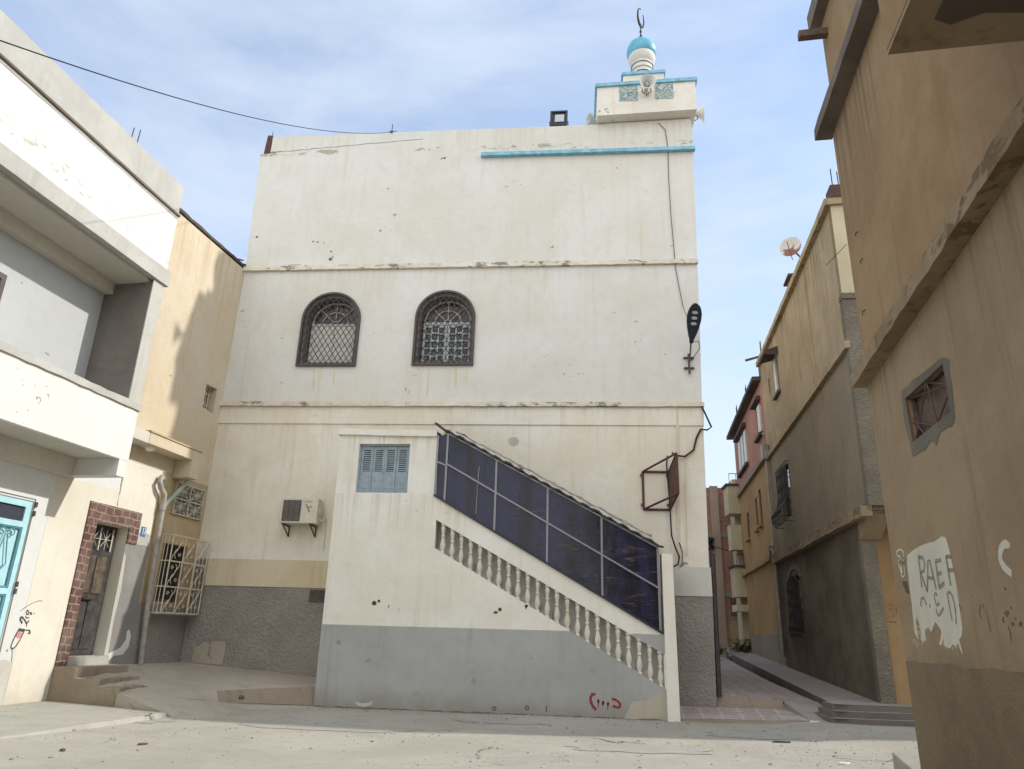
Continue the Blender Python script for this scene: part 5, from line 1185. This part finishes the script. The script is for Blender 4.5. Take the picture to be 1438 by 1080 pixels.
# bricks and rebar on the roof corner
t = thing('brick_pile', 'short stack of dark red hollow bricks with rebars on the brown house roof corner', 'brick pier', NF.p(-.7,-.3,12))
q0 = NF.p(-1.02,-.02,12.0)
MB().box(NF, -1.0, -.55, -.42, -.06, 11.98, 12.42).build('pier', M['stubbrick'], t)
b = MB(); b.tube([NF.p(-.9,-.15,12.3), NF.p(-.9,-.15,12.95)], .014, 5); b.tube([NF.p(-.7,-.36,12.3), NF.p(-.68,-.36,13.0)], .014, 5); b.build('rebar', M['iron'], t)
# satellite dish
c = NF.p(2.9, .10, 12.85); t = thing('satellite_dish', 'white and rusty satellite dish on the brown house roof edge', 'satellite dish', NF.p(2.9,-.2,11.98))
ax = V((-.50,-.82,.02)).normalized()
n = NT('dish_paint'); ff = n.ramp(n.math('ADD', n.noise(2.5), n.math('MULTIPLY', n.sep()[2], -.55)), -6.60, -6.50); M['dish'] = n.out(n.mix(ff, (.62,.60,.57), (.24,.12,.09)), .6)
MB().lathe(c, [(.02,.0),(.12,.015),(.22,.05),(.31,.11),(.32,.11),(.23,.04),(.12,.0),(.02,-.02)], 28, ax).build('dish', M['dish'], t, smooth=True)
MB().tube([c-ax*.02, NF.p(2.9,-.15,12.5), NF.p(2.9,-.15,11.95)], .03, 8).tube([c-V((0,0,.40)), c+ax*.45], .012, 5).build('mast', M['irongrey'], t)
t = thing('chimney_stub', 'small dark rooftop vent box behind the satellite dish', 'vent', NF.p(4.3,-.4,11.98))
MB().box(NF, 4.0, 4.6, -.5, -.05, 11.98, 12.45).build('box', M['pink'], t); MB().box(NF, 3.9, 4.7, -.6, .05, 12.452, 12.52).build('cap', M['roofedge'], t)
# ================================================================== PINK AND OCHRE HOUSE further along
P2 = thing('pink_house', 'narrow house with pink upper storey and ochre lower walls further along the alley', 'house', (8, 31, .8))
hw = [(11.0,9.35),(12.2,9.35),(12.2,10.55),(11.0,10.55)]; hw2 = [(15.2,9.1),(18.0,9.1),(18.0,10.65),(15.2,10.65)]
hm = [[(12.9,6.05),(13.5,6.05),(13.5,7.45),(12.9,7.45)], [(14.0,6.0),(14.55,6.0),(14.55,7.3),(14.0,7.3)], [(16.6,5.95),(17.3,5.95),(17.3,7.1),(16.6,7.1)]]
MB().plate(NF, [(10.42,8.3),(19.4,8.3),(19.4,11.3),(10.42,11.3)], -.3, .0, [hw, hw2]).build('upper_wall', M['pink'], P2)
MB().plate(NF, [(10.42,4.5),(19.35,4.5),(19.35,8.298),(10.42,8.298)], -.3, -.03, hm).build('middle_wall', M['orange2'], P2)
MB().box(NF, 10.42, 19.3, -.3, -.035, 1.83, 4.498).build('ground_wall', M['orange2'], P2)
MB().box(NF, 10.42, 19.28, -.3, -.02, .5, 1.828).build('grey_dado', M['nmid'], P2)
MB().box(NF, 10.45, 19.25, -8, -.305, .3, 11.2).build('body', M['orange2'], P2)
MB().rough(NF, 10.5, 19.75, -.1, .32, 11.28, 11.45, .4, .01).build('roof_edge', M['roofedge'], P2)
MB().rough(NF, 10.42, 19.6, -.02, .12, 8.18, 8.36, .4, .01).build('string_course', M['nmid'], P2)
MB().rough(NF, 10.42, 19.6, -.02, .16, 4.42, 4.60, .4, .01).build('string_course', M['orange2'], P2)
for k, hh in enumerate((hw, hw2)):
    u0, u1, z0, z1 = hh[0][0], hh[1][0], hh[0][1], hh[2][1]
    f = MB().plate(NF, hh, -.16, -.06, [[(u0+.07,z0+.07),(u1-.07,z0+.07),(u1-.07,z1-.07),(u0+.07,z1-.07)]]).build('window', M['nmid'], P2)
    MB().box(NF, u0+.02, u1-.02, -.2, -.155, z0+.02, z1-.02).build('pane', M['darkglass'], f)
    sh_ = MB(); nn_ = 1 if k == 0 else 3
    for i in range(nn_): sh_.box(NF, u0+.1+i*.95, u0+.1+i*.95+.6, -.05, .05, z0+.05, z1-.05)
    sh_.build('shutter', M['white_wood'], f)
    MB().box(NF, u0-.12, u1+.12, .0, .16, z0-.16, z0-.05).build('sill', M['roofedge'], f)
    MB().box(NF, u0-.12, u1+.12, .0, .22, z1+.06, z1+.14).box(NF, u0-.06, u1+.06, .0, .16, z1+.17, z1+.24).build('hood', M['roofedge'], f)
for hh in hm:
    u0, u1, z0, z1 = hh[0][0], hh[1][0], hh[0][1], hh[2][1]
    f = MB().plate(NF, hh, -.16, -.08, [[(u0+.06,z0+.06),(u1-.06,z0+.06),(u1-.06,z1-.06),(u0+.06,z1-.06)]]).build('window', M['wood2'], P2)
    MB().box(NF, u0+.02, u1-.02, -.2, -.155, z0+.02, z1-.02).build('pane', M['darkglass'], f)
    MB().box(NF, u0-.08, u1+.08, -.03, .12, z0-.12, z0-.03).build('sill', M['orange2'], f)
rb = MB()
for s, l in ((11.3,.9),(15.2,1.3),(18.6,1.4)):
    for q in (0,.22): rb.tube([NF.p(s+q,-.15,11.4), NF.p(s+q+.03,-.15,11.4+l*(1-.2*q))], .02, 5)
rb.build('rebar', M['iron'], P2)
st_ = MB().tube([NF.p(10.3,-.2,12.25), NF.p(10.3,.55,12.05)], .05, 6).tube([NF.p(10.5,-.1,11.4), NF.p(10.45,-.1,12.9)], .03, 5); st_.build('iron_stub', M['irongrey'], P2)

# ================================================================== FAR END OF THE ALLEY
BB = thing('brick_building', 'unrendered red brick building with a concrete column closing the alley', 'building', (7, 38, 1))
MB().box(FF, -4, 9.0, -6, 0, .3, 9.05).build('wall', M['brick'], BB)
MB().box(FF, 7.02, 7.42, -.1, .14, .3, 9.12).build('column', M['colm'], BB)
MB().box(FF, 4, 9, -.1, .06, 3.6, 3.85).build('beam', M['concrete'], BB); MB().box(FF, 4, 9, -.1, .05, 6.5, 6.72).build('beam', M['concrete'], BB)
MB().box(FF, 7.45, 9, -.1, .03, 1.0, 2.5).build('rendered_base', M['ntan'], BB)
MB().box(FF, 7.7, 9, -.05, .02, 2.7, 3.5).build('dark_opening', M['nlow'], BB); MB().box(FF, 5.5, 6.9, -.05, .02, 1.3, 3.1).build('dark_opening', M['nlow'], BB)
t = thing('cable_tangle', 'tangle of black cables on the brick wall at the end of the alley', 'cables', (6.7, 37.8, 6))
cb = MB()
for k in range(7):
    cb.tube([V((6.75+.35*math.cos(i*.55+k)*(.5+.07*k), 37.9-.02*k, 6.15+.30*math.sin(i*.8+k*1.3))) for i in range(14)], .022, 4)
cb.build('coil', M['black'], t); MB().tube([V((6.9,37.9,6.1)), V((7.6,37.2,5.75)), V((8.3,36.5,5.9)), V((8.9,35.7,6.3))], .022, 5).build('lead', M['black'], t)
CB = thing('balcony_building', 'cream apartment building with small balconies at the end of the alley', 'building', (9, 37, 1))
BF = Frame((0, 36.5, 0), (1,0,0), (0,-1,0))
MB().box(BF, 8.0, 13, -3, -.5, .3, 9.3).build('wall', M['ncream'], CB)
for (z0, z1, u0) in ((6.55,8.75,7.42),(3.35,4.85,7.50)):
    bo = MB().box(BF, u0+.1, 10, -.48, .6, z1-1.35, z1).build('balcony', M['ncream'], CB)
    MB().box(BF, u0, 10.1, -.49, .68, z1+.005, z1+.10).build('balcony_edge', M['roofedge'], bo)
    r = MB(); r.tube([BF.p(u0+.2,.6,z1+.6), BF.p(10,.6,z1+.6)], .02, 5)
    for i in range(8): r.tube([BF.p(u0+.2+i*.33,.6,z1+.1), BF.p(u0+.2+i*.33,.6,z1+.6)], .015, 5)
    r.build('railing', M['iron'], bo)
MB().box(BF, 7.6, 10, -.48, .3, 5.7, 6.9).build('wall_panel', M['ncream'], CB); MB().box(BF, 7.55, 10, -.47, .62, 2.85, 3.15).build('slab', M['ncream'], CB)
lw = MB(); lw.rough(BF, 7.2, 10.5, -.3, .2, .5, 1.25, .3, .03); o = lw.build('low_wall', M['concrete']); recenter(o); tag(o, 'low broken wall at the far end of the alley', 'wall')
def weed(c, r, n, label):
    t = thing('weed', label, 'plant', c, 'weeds at the alley end')
    s = MB(); lf = MB(); c = V(c)
    for i in range(n):
        an = random.uniform(0, 2*PI); h = random.uniform(.4, 1)*r; e = c+V((math.cos(an)*r*.8*random.random(), math.sin(an)*r*.5*random.random(), h))
        s.tube([c, c.lerp(e, .5)+V((0,0,.1*r)), e], .008, 3)
        for k in range(16):
            p = c.lerp(e, random.uniform(.25, 1.05))+V((random.uniform(-.12,.12), random.uniform(-.12,.12), random.uniform(-.08,.08)))
            a = V((random.uniform(-1,1), random.uniform(-1,1), random.uniform(-.4,1))).normalized()*.07; b = a.cross(V((random.random(), random.random(), 1))).normalized()*.03
            m = len(lf.v); lf.v += [tuple(p-a), tuple(p+b), tuple(p+a), tuple(p-b)]; lf.f.append((m,m+1,m+2,m+3))
    s.build('stems', M['stem'], t); lf.build('leaves', M['leaf'], t)
weed((7.75, 35.9, .92), .75, 26, 'green weed clump by the low wall at the alley end')
weed((6.35, 35.0, .88), .5, 16, 'small dark weed clump at the foot of the brick building')
random.seed(21)
for k, (x, y, s, lb) in enumerate(((7.35,34.6,.22,'larger brown stone lying at the alley end'),(7.0,34.9,.15,'middle sized stone beside the larger one at the alley end'),(7.75,34.4,.17,'stone nearest the ochre house at the alley end'))):
    m = MB(); m.lathe((x,y,.86), [(s*.7,0),(s*1.05,s*.3),(s*.85,s*.8),(s*.3,s*1.0)], 9)
    m.v = [(a+random.uniform(-.03,.03), b+random.uniform(-.03,.03), c+random.uniform(-.02,.02)) for a, b, c in m.v]
    o = m.build('stone', M['concrete']); recenter(o); tag(o, lb, 'stone', 'stones at the alley end')
# small litter and grit on the street
def bit(px, py_, w, l, a, mat, lb, nm='litter', cat='litter'):
    r = ray(px, py_); t = (.01-CAM.z)/r.z; p = CAM+r*t; z = gz(p.x, p.y)+.012; m = MB(); c, s = math.cos(a), math.sin(a)
    P = [(-l,-w*.4),(-l*.3,-w),(l*.6,-w*.7),(l,.1*w),(l*.4,w),(-l*.6,w*.8)]
    m.v = [(p.x+u*c-v*s, p.y+u*s+v*c, z+.012*(i%2)) for i,(u,v) in enumerate(P)]+[(p.x+u*c-v*s, p.y+u*s+v*c, z-.014) for u,v in P]
    m.f = [tuple(range(6)), tuple(range(11,5,-1))]+[(i,(i+1)%6,6+(i+1)%6,6+i) for i in range(6)]
    o = m.build(nm, M[mat]); recenter(o); tag(o, lb, cat)
bit(1186, 1072, .05, .09, .3, 'platew', 'torn pale scrap of litter on the street near the tan wall corner')
bit(1097, 1042, .015, .16, .1, 'wood', 'thin dark twig lying on the street before the alley steps', 'twig', 'twig')
bit(200, 1045, .04, .07, .8, 'wood2', 'brown dry leaf on the street left of the annex', 'leaf', 'leaf')
bit(88, 1053, .035, .05, 2., 'wood2', 'small brown chip on the street by the left edge', 'leaf', 'leaf')
bit(1145, 1021, .05, .12, .2, 'platew', 'white paper scrap at the foot of the alley ramp')
o = MB().lathe(LF.p(-2.3, 3.0, .21), [(.05,0),(.065,.03),(.04,.07)], 8).build('stone', M['wood2']); recenter(o); tag(o, 'dark pebble on the left pavement kerb', 'stone')

# ================================================================== LIGHT, SKY
sunv = V((1.01, .14, .73)).normalized()
sd = bpy.data.lights.new('sun', 'SUN'); sd.energy = 2.0; sd.angle = math.radians(.8); sd.color = (1, .955, .88)
so = bpy.data.objects.new('sun', sd); COL.objects.link(so); so.rotation_euler = (-sunv).to_track_quat('-Z', 'Y').to_euler()
w = bpy.data.worlds.new('World'); SC.world = w; w.use_nodes = True; wt = w.node_tree; wn = wt.nodes; wl = wt.links
bg = wn['Background']; sky = wn.new('ShaderNodeTexSky'); sky.sky_type = 'NISHITA'; sky.sun_disc = False
sky.sun_elevation = math.asin(sunv.z); sky.sun_rotation = math.atan2(sunv.x, sunv.y); sky.air_density = 1.; sky.dust_density = .6; sky.ozone_density = 1.6
tc = wn.new('ShaderNodeTexCoord'); mp_ = wn.new('ShaderNodeMapping'); mp_.inputs['Scale'].default_value = (1, 1, 2.4); mp_.inputs['Rotation'].default_value = (0, .12, .3); wl.new(tc.outputs['Generated'], mp_.inputs[0])
n1 = wn.new('ShaderNodeTexNoise'); n1.inputs['Scale'].default_value = 1.7; n1.inputs['Detail'].default_value = 8; n1.inputs['Roughness'].default_value = .55; n1.inputs['Distortion'].default_value = .35; wl.new(mp_.outputs[0], n1.inputs[0])
mr = wn.new('ShaderNodeMapRange'); mr.interpolation_type = 'SMOOTHSTEP'; mr.inputs[1].default_value = .30; mr.inputs[2].default_value = .68; mr.inputs[3].default_value = .14; mr.inputs[4].default_value = .82; wl.new(n1.outputs[0], mr.inputs[0])
# bright added cloud bank behind the camera fills the shaded facade; thin veil elsewhere
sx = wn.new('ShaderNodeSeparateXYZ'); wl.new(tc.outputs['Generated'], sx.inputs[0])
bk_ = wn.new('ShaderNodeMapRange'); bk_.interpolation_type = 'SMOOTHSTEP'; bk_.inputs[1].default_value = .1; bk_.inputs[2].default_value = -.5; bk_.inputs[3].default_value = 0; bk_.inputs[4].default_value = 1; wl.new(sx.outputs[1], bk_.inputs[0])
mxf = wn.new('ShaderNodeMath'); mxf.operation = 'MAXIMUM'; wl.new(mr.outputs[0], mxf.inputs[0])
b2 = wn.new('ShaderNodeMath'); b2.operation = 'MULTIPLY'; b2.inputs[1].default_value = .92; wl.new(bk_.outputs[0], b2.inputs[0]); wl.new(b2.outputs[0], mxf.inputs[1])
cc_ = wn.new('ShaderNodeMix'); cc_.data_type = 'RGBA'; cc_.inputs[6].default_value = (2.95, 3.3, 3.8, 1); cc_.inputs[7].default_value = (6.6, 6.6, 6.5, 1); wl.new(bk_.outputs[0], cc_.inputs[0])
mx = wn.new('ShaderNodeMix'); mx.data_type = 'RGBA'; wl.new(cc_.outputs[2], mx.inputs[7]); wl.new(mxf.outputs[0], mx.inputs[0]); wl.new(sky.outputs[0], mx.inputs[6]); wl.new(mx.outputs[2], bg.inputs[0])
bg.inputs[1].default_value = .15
SC.view_settings.view_transform = 'Standard'; SC.view_settings.look = 'None'; SC.view_settings.exposure = 0.9; SC.view_settings.gamma = 1
SC.render.engine = 'CYCLES'
SC.cycles.max_bounces = 8; SC.cycles.diffuse_bounces = 5
for o in bpy.data.objects:
    if '_o' in o: del o['_o']
